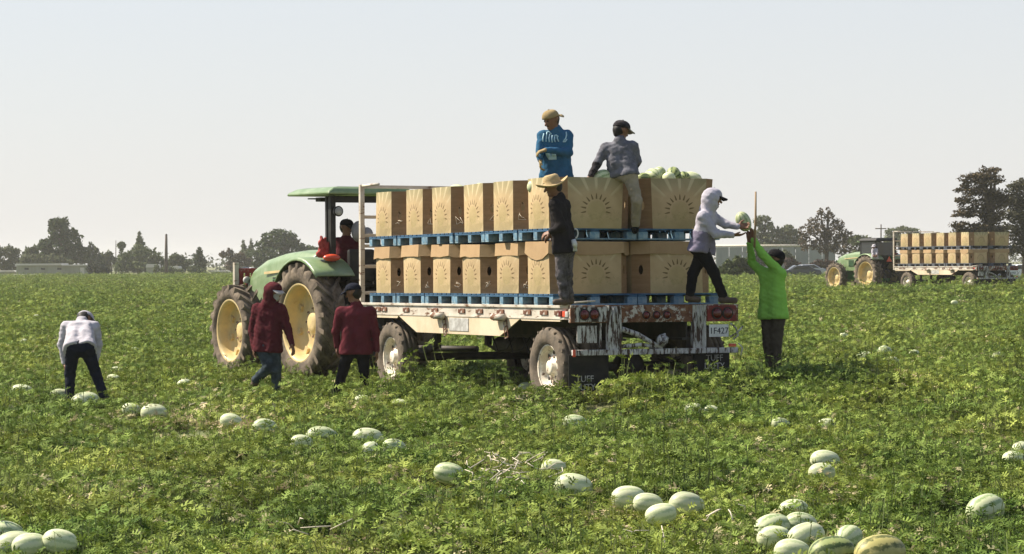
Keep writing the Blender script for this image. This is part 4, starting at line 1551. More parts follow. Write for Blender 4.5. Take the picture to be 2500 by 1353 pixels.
    for x0, x1 in ((0.52, 0.71), (1.755, 1.945)):
        mb = MB()
        mb.bbox((x0, -0.045, -0.56), (x0 + 0.03, 0.03, 0.0), 0.004)
        mb.bbox((x1 - 0.03, -0.045, -0.56), (x1, 0.03, 0.0), 0.004)
        mb.bbox((x0 + 0.028, -0.03, -0.555), (x1 - 0.028, -0.012, -0.01), 0.004)
        mb.tube([(x0 + 0.075, -0.036, -0.02), (x0 + 0.07, -0.036, -0.3)], 0.012, 6)
        mb.tube([(x1 - 0.075, -0.036, -0.02), (x1 - 0.07, -0.036, -0.22)], 0.012, 6)
        mb.build('bumper_upright', 'peel', t)
    MB().bbox((0.03, -0.055, -0.625), (W - 0.02, 0.035, -0.555), 0.008).build('bumper_bar', 'peel', t)
    MB().bbox((0.01, -0.058, -0.64), (0.05, -0.05, -0.55), 0.003).build('reflector', 'orangelens', t)
    MB().bbox((W - 0.16, -0.062, -0.545), (W - 0.06, -0.03, -0.505), 0.006).build('clearance_lamp', 'orangelens', t)
    MB().bbox((0.10, 0.0, -0.47), (0.38, 0.02, -0.25), 0.004).build('side_box', 'peel', t)
    MB().bbox((0.43, 0.01, -0.53), (0.455, 0.04, -0.22), 0.004).build('brace', 'peel', t)
    mb = MB()
    mb.tube([(0.73, -0.02, -0.30), (0.95, -0.02, -0.37), (1.2, -0.03, -0.50), (1.3, -0.03, -0.55)], [0.035, 0.035, 0.028, 0.02], 8)
    mb.tube([(0.74, -0.0, -0.52), (1.0, 0.0, -0.50), (1.22, -0.02, -0.53)], 0.025, 8)
    mb.build('tow_brace', 'peel', t)
    mb = MB()
    mb.lathe([(0.02, 0.055), (0.0, 0.085), (-0.03, 0.07), (-0.05, 0.03)], 12, 'v', (1.30, -0.04, -0.45))
    mb.tube([(1.25, -0.06, -0.50), (1.27, -0.13, -0.46), (1.33, -0.12, -0.42), (1.34, -0.06, -0.41)], 0.02, 8)
    mb.tube([(1.33, -0.05, -0.36), (1.31, -0.07, -0.46)], 0.016, 6)
    mb.build('tow_hook', 'peel', t)
    # number plate
    pl = MB().bbox((-0.145, -0.006, -0.08), (0.145, 0.0, 0.08), 0.003).build('number_plate', 'plate', t)
    pl.location = (2.13, -0.045, -0.335)
    me = text_mesh('1F427', 0.115)
    me.materials.append(M['ink'])
    part('plate_lettering', me, pl, (0, -0.008, -0.005), (math.pi / 2, 0, 0))
    hs = MB()
    hs.tube([(2.30, -0.05, -0.24), (2.36, -0.09, -0.30), (2.40, -0.08, -0.40), (2.34, -0.06, -0.45)], 0.013, 6)
    hs.tube([(2.29, -0.05, -0.42), (2.38, -0.1, -0.36), (2.47, -0.08, -0.28)], 0.012, 6)
    hs.tube([(2.42, -0.05, -0.5), (2.47, -0.07, -0.56), (2.45, -0.06, -0.66)], 0.010, 6)
    hs.build('air_hose', 'peel', t)
    # mud flaps
    for x0, x1, two in ((0.05, 0.62, True), (1.86, 2.40, True)):
        fl = MB()
        fl.bbox((x0, 0.14, -1.15), (x1, 0.152, -0.62), 0.003)
        f_ = fl.build('mud_flap', 'flap', t)
        for (txt, z, hgt) in (('TUFF', -0.695 if x0 > 1 else -0.93, 0.115), ('DUTY', -0.80 if x0 > 1 else -1.035, 0.115)):
            me = text_mesh(txt, hgt)
            me.materials.append(M['white'])
            part('flap_lettering', me, f_, ((x0 + x1) / 2 + (0.04 if x0 > 1 else -0.06), 0.136, z), (math.pi / 2, 0, 0))
    # side markers at the tail corner
    for (y, z, m_) in ((0.16, -0.10, 'orangelens'), (0.27, -0.10, 'redlens'), (0.08, -0.105, 'white')):
        MB().bbox((-0.012, y - 0.04, z - 0.04), (0.02, y + 0.04, z + 0.035), 0.006).build('side_marker', m_, t)
    MB().bbox((-0.03, 0.02, 0.006), (0.03, 0.30, 0.03), 0.006).build('corner_lip', 'rustwhite', t)
    MB().tube([(-0.01, 0.05, 0.035), (0.16, -0.02, 0.05), (0.34, -0.03, 0.062)], 0.012, 6).build('loose_strap', 'rustwhite', t)
    # headboard at the front
    mb = MB()
    for x in (0.03, W - 0.03):
        mb.bbox((x - 0.035, 7.0, -0.17), (x + 0.035, 7.07, 1.79), 0.006)
    hb = mb.build('headboard', 'rustwhite', t)
    rail = MB().bbox((0.065, 7.01, -0.025), (W - 0.065, 7.055, 0.025), 0.006).mesh('headboard_rail', 'rustwhite')
    for z in (0.15, 0.55, 0.86, 1.02, 1.3, 1.76):
        part('headboard_rail', rail, hb, (0, 0, z))
    MB().bbox((1.16, 7.0, 0.0), (1.22, 7.06, 1.73), 0.006).build('headboard_stay', 'rustwhite', hb)
    # top rail that runs back over the load from the headboard
    MB().tube([(0.03, 7.03, 1.77), (0.05, 6.4, 1.775)], 0.02, 8).build('top_stay', 'rustwhite', hb)
    MB().tube([(1.6, 7.03, 1.75), (1.55, 5.2, 1.7)], 0.02, 8).build('top_stay', 'rustwhite', hb)
    # drawbar
    mb = MB()
    mb.tube([(0.7, 6.6, -0.72), (1.22, 8.6, -0.74)], 0.05, 8)
    mb.tube([(1.74, 6.6, -0.72), (1.22, 8.6, -0.74)], 0.05, 8)
    mb.tube([(1.22, 8.5, -0.74), (1.15, 9.15, -0.76)], 0.045, 8)
    mb.build('drawbar', 'darksteel', t)
    return t


make_trailer(TM, 'rusty white flatbed trailer stacked with cardboard melon bins, near the camera')
FX = at(2384, 650, 118)
TM2 = frame((FX.x, 118, FX.z), 0.44, -0.002, 0)
make_trailer(TM2, 'far white flatbed trailer stacked with melon bins, right of the picture', far=True)
load_trailer(TM2, far=True)


# ------------------------------------------------------------------ tractors
def ag_wheel(root, x, y, r, wdt, side, lugs, rim_r):
    s = side
    wh = bpy.data.objects.new('wheel', None)
    COL.objects.link(wh)
    wh.parent = root
    wh.location = (x, y, r)
    h = wdt / 2
    rb = r - 0.055
    def pr(p):
        return [(a * s, b) for a, b in p]
    mb = MB()
    mb.lathe(pr([(h * 0.80, rim_r), (h * 0.98, rim_r + 0.05), (h * 1.05, (rim_r + rb) / 2), (h * 0.98, rb - 0.04), (h * 0.80, rb), (-h * 0.80, rb), (-h * 0.98, rb - 0.04), (-h * 1.05, (rim_r + rb) / 2), (-h * 0.98, rim_r + 0.05), (-h * 0.80, rim_r)]), 56, 'u')
    # chevron lugs
    lw = 2 * math.pi * r / lugs * 0.27
    for k in range(lugs):
        for sd in (-1, 1):
            a0 = 2 * math.pi * (k + (0.5 if sd > 0 else 0)) / lugs
            sweep = 0.62 * wdt / r
            pts = []
            for (f_, top) in ((0.0, 1), (0.5, 1), (0.98, 1), (1.04, 0)):
                a = a0 + sweep * f_
                xx = sd * h * f_ * (1 if top else 1.0)
                ro = r if top else rb - 0.09
                pts.append((xx, a, ro))
            vs, fs = [], []
            for (xx, a, ro) in pts:
                for da in (-lw / 2 / r, lw / 2 / r):
                    for rr_ in (ro, rb - 0.02 if ro == r else ro - 0.03):
                        aa = a + da * (1.25 if rr_ != ro else 1.0)
                        vs.append((xx, math.sin(aa) * rr_, math.cos(aa) * rr_))
            n = 4
            for i in range(len(pts) - 1):
                o = i * n
                fs += [(o, o + 2, o + 6, o + 4), (o + 1, o, o + 4, o + 5), (o + 2, o + 3, o + 7, o + 6)]
            fs += [(0, 1, 3, 2), (12, 14, 15, 13)]
            mb.add(vs, fs)
    mb.build('tyre', 'tyre_ag', wh)
    rim = MB()
    rr0 = rim_r
    rim.lathe(pr([(h * 0.84, rr0 + 0.02), (h * 0.88, rr0 + 0.0), (h * 0.80, rr0 - 0.03), (h * 0.55, rr0 - 0.045), (h * 0.10, rr0 - 0.055), (-h * 0.15, rr0 - 0.06), (-h * 0.32, rr0 - 0.10), (-h * 0.42, rr0 * 0.6), (-h * 0.30, rr0 * 0.40), (-h * 0.27, rr0 * 0.30), (-h * 0.12, rr0 * 0.24), (-h * 0.08, rr0 * 0.14), (-h * 0.08, 0)]), 40, 'u')
    rim.build('rim', 'rimyellow', wh)
    clamp = MB().bbox((-0.03, -0.05, -0.06), (0.06, 0.05, 0.06), 0.01).mesh('rim_clamp', 'rimyellow')
    for k in range(8):
        a = 2 * math.pi * k / 8 + 0.3
        part('rim_clamp', clamp, wh, (-s * h * 0.28, (rr0 - 0.11) * math.sin(a), (rr0 - 0.11) * math.cos(a)), (-a, 0, 0))
    nut = MB().lathe([(-0.02, 0.0), (-0.02, 0.022), (0.02, 0.022), (0.02, 0.0)], 6, 'u').mesh('wheel_nut', 'rust')
    for k in range(8):
        a = 2 * math.pi * k / 8
        part('wheel_nut', nut, wh, (-s * h * 0.27, rr0 * 0.36 * math.sin(a), rr0 * 0.36 * math.cos(a)))
    return wh


def make_tractor(mat, label, cab):
    t = thing('farm_tractor', label, 'tractor', mat)
    RR, RF = 0.955, 0.775
    WB = 2.70
    for s in (-1, 1):
        ag_wheel(t, s * 0.78, 0, RR, 0.46, s, 22, 0.62)
        ag_wheel(t, s * 0.80, WB, RF, 0.38, s, 20, 0.52)
    # chassis
    mb = MB()
    mb.bbox((-0.30, -0.45, 0.55), (0.30, 0.75, 1.15), 0.06)
    mb.bbox((-0.24, 0.7, 0.62), (0.24, 3.1, 1.12), 0.05)
    mb.tube([(-0.62, 0, RR), (0.62, 0, RR)], 0.15, 14)
    mb.tube([(-0.66, WB, RF), (0.66, WB, RF)], 0.10, 12)
    mb.bbox((-0.2, WB - 0.2, 0.55), (0.2, WB + 0.2, 0.95), 0.04)
    mb.build('chassis', 'black' if not cab else 'darkgreen', t)
    # bonnet: lofted sections, nose rounded down
    mb = MB()
    secs = [(0.75, 0.40, 1.15, 2.08), (1.3, 0.40, 1.12, 2.12), (2.0, 0.39, 1.10, 2.08), (2.7, 0.37, 1.08, 1.98), (3.15, 0.35, 1.06, 1.84), (3.38, 0.32, 1.08, 1.66), (3.44, 0.28, 1.12, 1.45)]
    vs, fs = [], []
    n = 12
    for (y, w_, z0, z1) in secs:
        ring = [(-w_, z0), (-w_ * 1.02, z0 + (z1 - z0) * 0.35), (-w_, z0 + (z1 - z0) * 0.7), (-w_ * 0.92, z0 + (z1 - z0) * 0.87), (-w_ * 0.7, z0 + (z1 - z0) * 0.97), (-w_ * 0.3, z1)]
        ring = ring + [(-a, b) for a, b in reversed(ring)]
        vs += [(a, y, b) for a, b in ring]
    for i in range(len(secs) - 1):
        for k in range(n):
            k2 = (k + 1) % n
            fs.append((i * n + k, i * n + k2, (i + 1) * n + k2, (i + 1) * n + k))
    fs.append(tuple((len(secs) - 1) * n + k for k in range(n)))
    fs.append(tuple(range(n)))
    mb.add(vs, fs, 0, False)
    bo = mb.build('bonnet', 'green', t)
    bv = bo.modifiers.new('b', 'BEVEL')
    bv.width = 0.03
    bv.segments = 2
    gr = MB().bbox((-0.008, -0.22, -0.17), (0.008, 0.22, 0.17), 0.004).mesh('side_grille', 'black')
    for s in (-1, 1):
        part('side_grille', gr, bo, (s * 0.402, 1.95, 1.50), (0, 0, 0))
        for k in range(5):
            part('grille_slat', MB_SLAT, bo, (s * 0.412, 1.95, 1.37 + 0.065 * k))
        MB().tube([(s * 0.36, 3.28, 1.62), (s * 0.36, 3.34, 1.62)], 0.06, 12).build('headlight', 'white', bo)
    MB().bbox((-0.24, 3.43, 1.16), (0.24, 3.46, 1.45), 0.01).build('front_grille', 'black', bo)
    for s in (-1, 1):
        MB().prism([(0.85, 1.80), (0.85, 1.84), (2.5, 1.76), (2.5, 1.72)], 'u', s * 0.408 - 0.003, s * 0.408 + 0.003).build('bonnet_stripe', 'rimyellow', bo)  # yellow strip stands in for sunlit highlights along the bonnet side
        MB().bbox((s * 0.412 - 0.006, 0.85, 1.2), (s * 0.412 + 0.006, 1.6, 1.55), 0.004).build('engine_screen', 'black', bo)
        MB().tube([(s * 0.42, 0.7, 1.22), (s * 0.62, 0.74, 0.9), (s * 0.62, 0.74, 0.62), (s * 0.38, 0.74, 0.62)], 0.02, 6).build('step', 'black', t)
        MB().tube([(s * 0.2, -0.45, 1.05), (s * 0.22, -0.75, 1.25), (s * 0.16, -1.0, 1.0), (s * 0.1, -1.35, 0.8)], 0.018, 6).build('hydraulic_hose', 'black', t)

    # exhaust
    mb = MB()
    mb.tube([(0.30, 1.35, 2.0), (0.30, 1.35, 2.25)], 0.075, 12)
    mb.tube([(0.30, 1.35, 2.25), (0.30, 1.35, 2.75), (0.30, 1.30, 2.85)], 0.035, 10)
    mb.build('exhaust_stack', 'darksteel', t)
    # mudguards over the rear wheels
    for s in (-1, 1):
        vs, fs = [], []
        m = 14
        for i in range(m):
            a = R(-44 + 112 * i / (m - 1))        # from the back over the top to the front
            y, z = math.sin(a) * (RR + 0.09), RR + math.cos(a) * (RR + 0.09)
            for (x, dz) in ((s * 0.34, 0), (s * 1.0, 0), (s * 1.03, -0.05)):
                vs.append((x, y, z + dz * math.cos(a)))
        for i in range(m - 1):
            for k in range(2):
                fs.append((i * 3 + k, i * 3 + k + 1, (i + 1) * 3 + k + 1, (i + 1) * 3 + k))
        o = MB().add(vs, fs, 0, True).build('mudguard', 'green', t)
        sd = o.modifiers.new('s', 'SOLIDIFY')
        sd.thickness = 0.02
        # inner side panel
        poly = [(math.sin(R(-44 + 112 * i / 10)) * (RR + 0.08), RR + math.cos(R(-44 + 112 * i / 10)) * (RR + 0.08)) for i in range(11)]
        MB().prism(poly, 'u', s * 0.34 - 0.008, s * 0.34 + 0.008).build('mudguard_panel', 'darkgreen' if cab else 'black', t)
        lm = MB()
        lm.ball((s * 0.62, -0.47, 1.985), (0.15, 0.09, 0.06), n=16, m=10)
        lm.build('mudguard_lamp', 'orangelens' if not cab else 'redlens', t)
    # platform, seat, steering
    MB().bbox((-0.52, -0.35, 1.16), (0.52, 0.78, 1.22), 0.01).build('platform', 'black', t)
    st = MB()
    st.bbox((-0.24, -0.24, 1.52), (0.24, 0.22, 1.64), 0.04)
    st.bbox((-0.23, -0.32, 1.6), (0.23, -0.22, 2.12), 0.04)
    st.bbox((-0.14, -0.1, 1.22), (0.14, 0.1, 1.53), 0.02)
    st.build('seat', 'black', t)
    sw = MB()
    pts = [(0.2 * math.cos(2 * math.pi * k / 20), 0.52 + 0.2 * math.sin(2 * math.pi * k / 20) * 0.8, 1.92 + 0.2 * math.sin(2 * math.pi * k / 20) * 0.6) for k in range(21)]
    sw.tube(pts, 0.016, 6, cap=False)
    sw.tube([(0, 0.52, 1.92), (0, 0.75, 1.55)], 0.03, 8)
    sw.tube([(-0.19, 0.52, 1.92), (0.19, 0.52, 1.92)], 0.012, 6)
    sw.build('steering_wheel', 'black', t)
    MB().bbox((-0.36, 0.68, 1.2), (0.36, 0.84, 1.95), 0.04).build('dashboard', 'black', t)
    # rear linkage and counterweight
    mb = MB()
    for s in (-1, 1):
        mb.tube([(s * 0.25, -0.4, 0.6), (s * 0.4, -1.1, 0.5)], 0.035, 8)
        mb.tube([(s * 0.25, -0.4, 1.1), (s * 0.4, -0.9, 0.95), (s * 0.4, -1.0, 0.52)], 0.025, 8)
    mb.bbox((-0.06, -1.0, 0.45), (0.06, -0.3, 0.52), 0.01)
    mb.bbox((-0.28, -0.55, 0.75), (0.28, -0.42, 1.15), 0.02)
    mb.build('linkage', 'darksteel', t)
    # roof
    def roof(x0, x1, y0, y1, z0, z1, m_):
        vs = []
        for (ins, z) in ((0.0, z0), (0.0, z0 + (z1 - z0) * 0.35), (0.10, z0 + (z1 - z0) * 0.85), (0.2, z1)):
            vs += [(x0 + ins, y0 + ins * 0.4, z), (x1 - ins, y0 + ins * 0.4, z), (x1 - ins, y1 - ins * 1.3, z), (x0 + ins, y1 - ins * 1.3, z)]
        fs = [(0, 3, 2, 1), (12, 13, 14, 15)]
        for i in range(3):
            for k in range(4):
                fs.append((i * 4 + k, i * 4 + (k + 1) % 4, i * 4 + 4 + (k + 1) % 4, i * 4 + 4 + k))
        o = MB().add(vs, fs).build('roof', m_, t)
        b = o.modifiers.new('b', 'BEVEL')
        b.width = 0.02
        b.segments = 2
        return o
    if not cab:
        rf = roof(-0.74, 0.80, -0.62, 0.90, 2.985, 3.11, 'green')
        MB().bbox((-0.30, 0.55, 2.90), (0.05, 0.75, 2.968), 0.01).build('radio_box', 'black', rf)
        MB().tube([(-0.5, -0.5, 2.955), (-0.6, 0.0, 2.93), (-0.55, 0.5, 2.94), (-0.2, 0.6, 2.94)], 0.012, 6).build('cable', 'black', rf)
        for s in (-1, 1):
            mb = MB()
            mb.bbox((s * 0.55 - 0.045, -0.40, 1.1), (s * 0.55 + 0.045, -0.30, 2.97), 0.01)
            mb.bbox((s * 0.55 - 0.03, -0.22, 1.9), (s * 0.55 + 0.03, -0.16, 2.96), 0.008)
            mb.build('roll_bar_post', 'black', t)
            lp = MB()
            lp.lathe([(0.0, 0.0), (-0.0, 0.075), (-0.05, 0.085), (-0.06, 0.07), (-0.055, 0.0)], 18, 'v', (s * 0.50, -0.43, 2.72))
            l_ = lp.build('work_lamp', 'black', t)
            MB().lathe([(-0.062, 0.0), (-0.062, 0.066), (-0.055, 0.066)], 18, 'v', (s * 0.50, -0.43, 2.72)).build('lamp_glass', 'white', l_)
        MB().bbox((-0.5, -0.40, 2.86), (0.5, -0.32, 2.965), 0.01).build('roll_bar_beam', 'black', t)
        MB().bbox((-0.50, -0.34, 2.90), (-0.20, -0.05, 2.968), 0.03).build('roof_bracket', 'wood', t)
        # red and white rack in front of the nose
        rk = MB()
        rk.bbox((-0.50, 3.50, 0.8), (-0.42, 3.58, 1.92), 0.008)
        rk.bbox((0.20, 3.50, 0.8), (0.28, 3.58, 1.86), 0.008)
        rk_o = rk.build('front_rack', 'rustwhite', t)
        bar = MB().bbox((-0.40, 3.5, 0.9), (-0.33, 3.56, 1.80), 0.01).mesh('rack_bar', 'redpaint')
        for k in range(5):
            part('rack_bar', bar, rk_o, (0.115 * k, 0, 0))
        MB().bbox((-0.42, 3.49, 1.74), (0.22, 3.57, 1.82), 0.01).build('rack_beam', 'redpaint', rk_o)
        MB().bbox((-0.42, 3.49, 0.85), (0.22, 3.57, 0.95), 0.01).build('rack_beam', 'redpaint', rk_o)
        MB().bbox((-0.30, 3.1, 0.75), (0.30, 3.50, 1.0), 0.02).build('rack_mount', 'darksteel', t)
    else:
        roof(-0.72, 0.72, -0.55, 0.95, 2.62, 2.80, 'black')
        MB().bbox((-0.62, 0.85, 2.58), (0.62, 1.15, 2.66), 0.02).build('sun_visor', 'green', t)
        for (x, y) in ((-0.62, -0.42), (0.62, -0.42), (-0.6, 0.85), (0.6, 0.85)):
            MB().bbox((x - 0.04, y - 0.04, 1.2), (x + 0.04, y + 0.04, 2.63), 0.01).build('cab_post', 'black', t)
        MB().bbox((-0.585, -0.44, 1.9), (0.585, -0.43, 2.58), 0.002).build('rear_window', 'glass', t)
        for s in (-1, 1):
            MB().bbox((s * 0.615 - 0.004, -0.38, 1.95), (s * 0.615 + 0.004, 0.8, 2.58), 0.002).build('side_window', 'glass', t)
        MB().prism([(0, 0.16), (-0.18, -0.12), (0.18, -0.12)], 'v', -0.60, -0.585).build('warning_triangle', 'orangelens', t).location = (0.1, 0, 1.7)
    return t


MB_SLAT = MB().bbox((-0.006, -0.2, -0.012), (0.006, 0.2, 0.012), 0.003).mesh('grille_slat', 'darkgreen')
TR = frame((-2.55, 39.5, 0.0), R(30.7))
make_tractor(TR, 'green open tractor with canopy and yellow wheels, hitched to the near trailer', False)
fy = 118 + 8.9 * math.cos(0.44)
fxr = at(2150, 690, fy)
make_tractor(frame((fxr.x, fy, float(FX.z) - 1.343), R(29)), 'far green tractor with dark cab, in front of the far trailer', True)
# things lying on the near tractor
sk = MB()
sk.ball((0, 0, 0.16), (0.12, 0.11, 0.17), n=16, m=10)
sk.ball((0.13, 0.03, 0.10), (0.10, 0.1, 0.13), n=16, m=10)
sko = sk.build('grey_bundle', 'greyheap')
sko.matrix_world = Matrix.Translation(at(876, 590, 39.0))
tag(sko, 'pale grey bundle behind the tractor driver', 'bundle')


# ------------------------------------------------------------------ melons
def melon_mesh(seed):
    rg = random.Random(seed)
    n, m = 24, 16
    vs, fs = [], []
    ph = [rg.uniform(0, 6.28) for _ in range(4)]
    for i in range(m + 1):
        p = math.pi * i / m
        for k in range(n):
            t = 2 * math.pi * k / n
            r = 1 + 0.02 * math.sin(2 * t + ph[0]) + 0.015 * math.cos(9 * t) * math.sin(p) + 0.02 * math.sin(3 * p + ph[1])
            vs.append((-math.cos(p) * 0.5, 0.365 * r * math.sin(p) ** 0.88 * math.cos(t), 0.355 * r * math.sin(p) ** 0.88 * math.sin(t)) if 0 < i < m else (-math.cos(p) * 0.49, 0, 0))
    for i in range(m):
        for k in range(n):
            k2 = (k + 1) % n
            fs.append((i * n + k, i * n + k2, (i + 1) * n + k2, (i + 1) * n + k))
    return vs, fs


MELV = {}


def melon(pos, length, kind, yaw, label, group, tilt=0.0, roll=None):
    key = (kind, random.randint(0, 2))
    if key not in MELV:
        vs, fs = melon_mesh(key[1])
        mb = MB().add(vs, fs, 0, True)
        MELV[key] = mb.mesh('watermelon', kind)
        bm = bmesh.new()
        bm.from_mesh(MELV[key])
        bmesh.ops.remove_doubles(bm, verts=bm.verts, dist=1e-4)
        bm.to_mesh(MELV[key])
        bm.free()
    o = bpy.data.objects.new('watermelon', MELV[key])
    COL.objects.link(o)
    o.location = pos
    o.rotation_euler = (random.uniform(0, 6.28) if roll is None else roll, R(tilt), R(yaw))
    o.scale = (length, length, length)
    tag(o, label, 'watermelon', group)
    return o


for (pos, ln, kind, yaw, lab) in MEL:
    ln = min(max(ln, 0.22), 0.40)
    melon(pos - Vector((0, 0, ln * (0.24 if pos.y > 15.2 else 0.04))), ln, kind, yaw + random.uniform(-6, 6), lab, 'melons lying in the field', random.uniform(-12, 12))

# melons heaped in the upper bins: pixel position and depth inside the bin
TOPM = [
    (1466, 438, 31.75, 0.30, 'm_mid', 'pale melon beside the hand of the man in grey'),
    (1488, 442, 31.9, 0.28, 'm_mid', 'pale melon behind the leg of the man in grey'),
    (1572, 442, 32.2, 0.22, 'm_dark', 'small dark melon on the left of the heaped right rear bin'),
    (1596, 436, 32.3, 0.29, 'm_mid', 'pale melon heaped in the right rear bin, left of its top'),
    (1608, 430, 32.5, 0.24, 'm_mid', 'upright melon on the top of the right rear heap, left'),
    (1644, 432, 32.4, 0.27, 'm_dark', 'dark green melon on the top of the right rear heap'),
    (1632, 444, 32.2, 0.25, 'm_pale', 'pale melon in the middle of the right rear heap'),
    (1668, 441, 32.4, 0.25, 'm_dark', 'green melon right of the top of the right rear heap'),
    (1690, 443, 32.5, 0.26, 'm_pale', 'white melon at the right end of the heap'),
    (1118, 470, 34.6, 0.28, 'm_pale', 'pale melon just showing above the third bin from the tractor'),
    (1170, 466, 34.1, 0.26, 'm_pale', 'pale melon just showing above the fourth bin from the tractor'),
    (1312, 459, 32.1, 0.30, 'm_pale', 'white melon just showing above the bin next to the straw hat'),
    (1235, 463, 33.2, 0.26, 'm_mid', 'melon just showing above the fifth bin from the tractor'),
]
for (px, py, Y, ln, kind, lab) in TOPM:
    melon(at(px, py - (6 if px > 1560 else 2), Y), ln, kind, random.uniform(0, 180), lab, 'melons heaped in the upper bins', random.uniform(-25, 25))
hm = melon(at(1815, 541, 31.75), 0.27, 'm_mid', 30, 'striped melon being handed from the trailer to the man in green', None, 60)


# ------------------------------------------------------------------ people
def surface_nets(G, org, vx, lab):
    """Naive surface nets of a signed distance grid -> verts, quads, face labels."""
    ins = G < 0
    c = [ins[i:ins.shape[0] - 1 + i, j:ins.shape[1] - 1 + j, k:ins.shape[2] - 1 + k] for i in (0, 1) for j in (0, 1) for k in (0, 1)]
    s = sum(x.astype(np.int8) for x in c)
    act = (s > 0) & (s < 8)
    ii, jj, kk = np.nonzero(act)
    idx = -np.ones(act.shape, np.int64)
    idx[ii, jj, kk] = np.arange(len(ii))
    off = np.array([(i, j, k) for i in (0, 1) for j in (0, 1) for k in (0, 1)])
    val = np.stack([G[ii + o[0], jj + o[1], kk + o[2]] for o in off], 1)
    acc = np.zeros((len(ii), 3))
    cnt = np.zeros(len(ii))
    for a in range(8):
        for b in range(a + 1, 8):
            if np.abs(off[a] - off[b]).sum() != 1:
                continue
            va, vb = val[:, a], val[:, b]
            cr = (va < 0) != (vb < 0)
            t = np.where(cr, va / np.where(cr, va - vb, 1), 0)
            p = off[a] + t[:, None] * (off[b] - off[a])
            acc[cr] += p[cr]
            cnt[cr] += 1
    P = acc / cnt[:, None] + np.stack([ii, jj, kk], 1)
    quads = []
    for ax in range(3):
        o1, o2 = (ax + 1) % 3, (ax + 2) % 3
        sl0 = [slice(1, -1)] * 3
        sl0[ax] = slice(0, -1)
        sl1 = list(sl0)
        sl1[ax] = slice(1, None)
        A, B = ins[tuple(sl0)], ins[tuple(sl1)]
        ch = np.nonzero(A != B)
        e = np.stack(ch, 1) + np.array([0 if q == ax else 1 for q in range(3)])
        fl = A[ch]
        d1 = np.zeros(3, int)
        d1[o1] = 1
        d2 = np.zeros(3, int)
        d2[o2] = 1
        def g(q):
            return idx[q[:, 0], q[:, 1], q[:, 2]]
        q = np.stack([g(e - d1 - d2), g(e - d2), g(e), g(e - d1)], 1)
        q[~fl] = q[~fl][:, ::-1]
        quads.append(q)
    Q = np.concatenate(quads)
    Q = Q[(Q >= 0).all(1)]
    fl = lab[ii, jj, kk][Q[:, 0]]
    return P * vx + org, Q, fl


def sdf_mesh(name, prims, mats, vx, wrinkle=0.0, seed=0, subs=(), cuts=()):
    """prims: (a, b, ra, rb, smooth k, material index)"""
    A = np.array([[*p[0]] for p in prims])
    Bq = np.array([[*p[1]] for p in prims])
    rm = np.array([max(p[2], p[3]) for p in prims])
    lo = np.minimum(A, Bq) - rm[:, None]
    hi = np.maximum(A, Bq) + rm[:, None]
    pad = 0.05
    org = lo.min(0) - pad
    n = np.ceil((hi.max(0) + pad - org) / vx).astype(int) + 1
    G = np.full(n, 0.2)
    best = np.full(n, 9.0)
    lab = np.zeros(n, np.int16)
    for i, (a, b, ra, rb, k, mi) in enumerate(prims):
        m = k * 1.2 + 2.5 * vx
        s0 = np.maximum(np.floor((lo[i] - m - org) / vx).astype(int), 0)
        s1 = np.minimum(np.ceil((hi[i] + m - org) / vx).astype(int) + 1, n)
        sl = tuple(slice(s0[q], s1[q]) for q in range(3))
        ax = [org[q] + vx * np.arange(s0[q], s1[q]) for q in range(3)]
        X, Y, Z = np.meshgrid(*ax, indexing='ij')
        ab = Bq[i] - A[i]
        L2 = float(ab @ ab) + 1e-12
        px, py, pz = X - A[i][0], Y - A[i][1], Z - A[i][2]
        t = np.clip((px * ab[0] + py * ab[1] + pz * ab[2]) / L2, 0, 1)
        d = np.sqrt((px - t * ab[0]) ** 2 + (py - t * ab[1]) ** 2 + (pz - t * ab[2]) ** 2) - (ra + (rb - ra) * t)
        g = G[sl]
        h = np.clip(0.5 + 0.5 * (g - d) / k, 0, 1)
        G[sl] = g * (1 - h) + d * h - k * h * (1 - h)
        bs = best[sl]
        w_ = d < bs
        bs[w_] = d[w_]
        lb = lab[sl]
        lb[w_] = mi
    ax = [org[q] + vx * np.arange(n[q]) for q in range(3)]
    X, Y, Z = np.meshgrid(*ax, indexing='ij', sparse=True)
    for (c, r) in subs:
        d = np.sqrt((X - c[0]) ** 2 + (Y - c[1]) ** 2 + (Z - c[2]) ** 2) - r
        G = np.maximum(G, -d)
    for (c, nr) in cuts:
        G = np.maximum(G, (X - c[0]) * nr[0] + (Y - c[1]) * nr[1] + (Z - c[2]) * nr[2])
    if wrinkle > 0:
        rg = np.random.default_rng(seed)
        for _ in range(9):
            kv = rg.normal(size=3) * np.array([1, 1, 1.3])
            kv = kv / np.linalg.norm(kv) * rg.uniform(40, 130)
            G = G + wrinkle * 0.3 * np.sin(X * kv[0] + Y * kv[1] + Z * kv[2] + rg.uniform(0, 6.28) + 1.2 * np.sin(X * kv[1] * 0.4 - Z * kv[0] * 0.4))
    P, Q, fl = surface_nets(G, org, vx, lab)
    me = bpy.data.meshes.new(name)
    me.from_pydata(P.tolist(), [], Q.tolist())
    for m in mats:
        me.materials.append(M[m])
    me.polygons.foreach_set('material_index', np.minimum(fl, len(mats) - 1).astype(np.int32))
    me.polygons.foreach_set('use_smooth', [True] * len(Q))
    me.update()
    return me


V3 = Vector


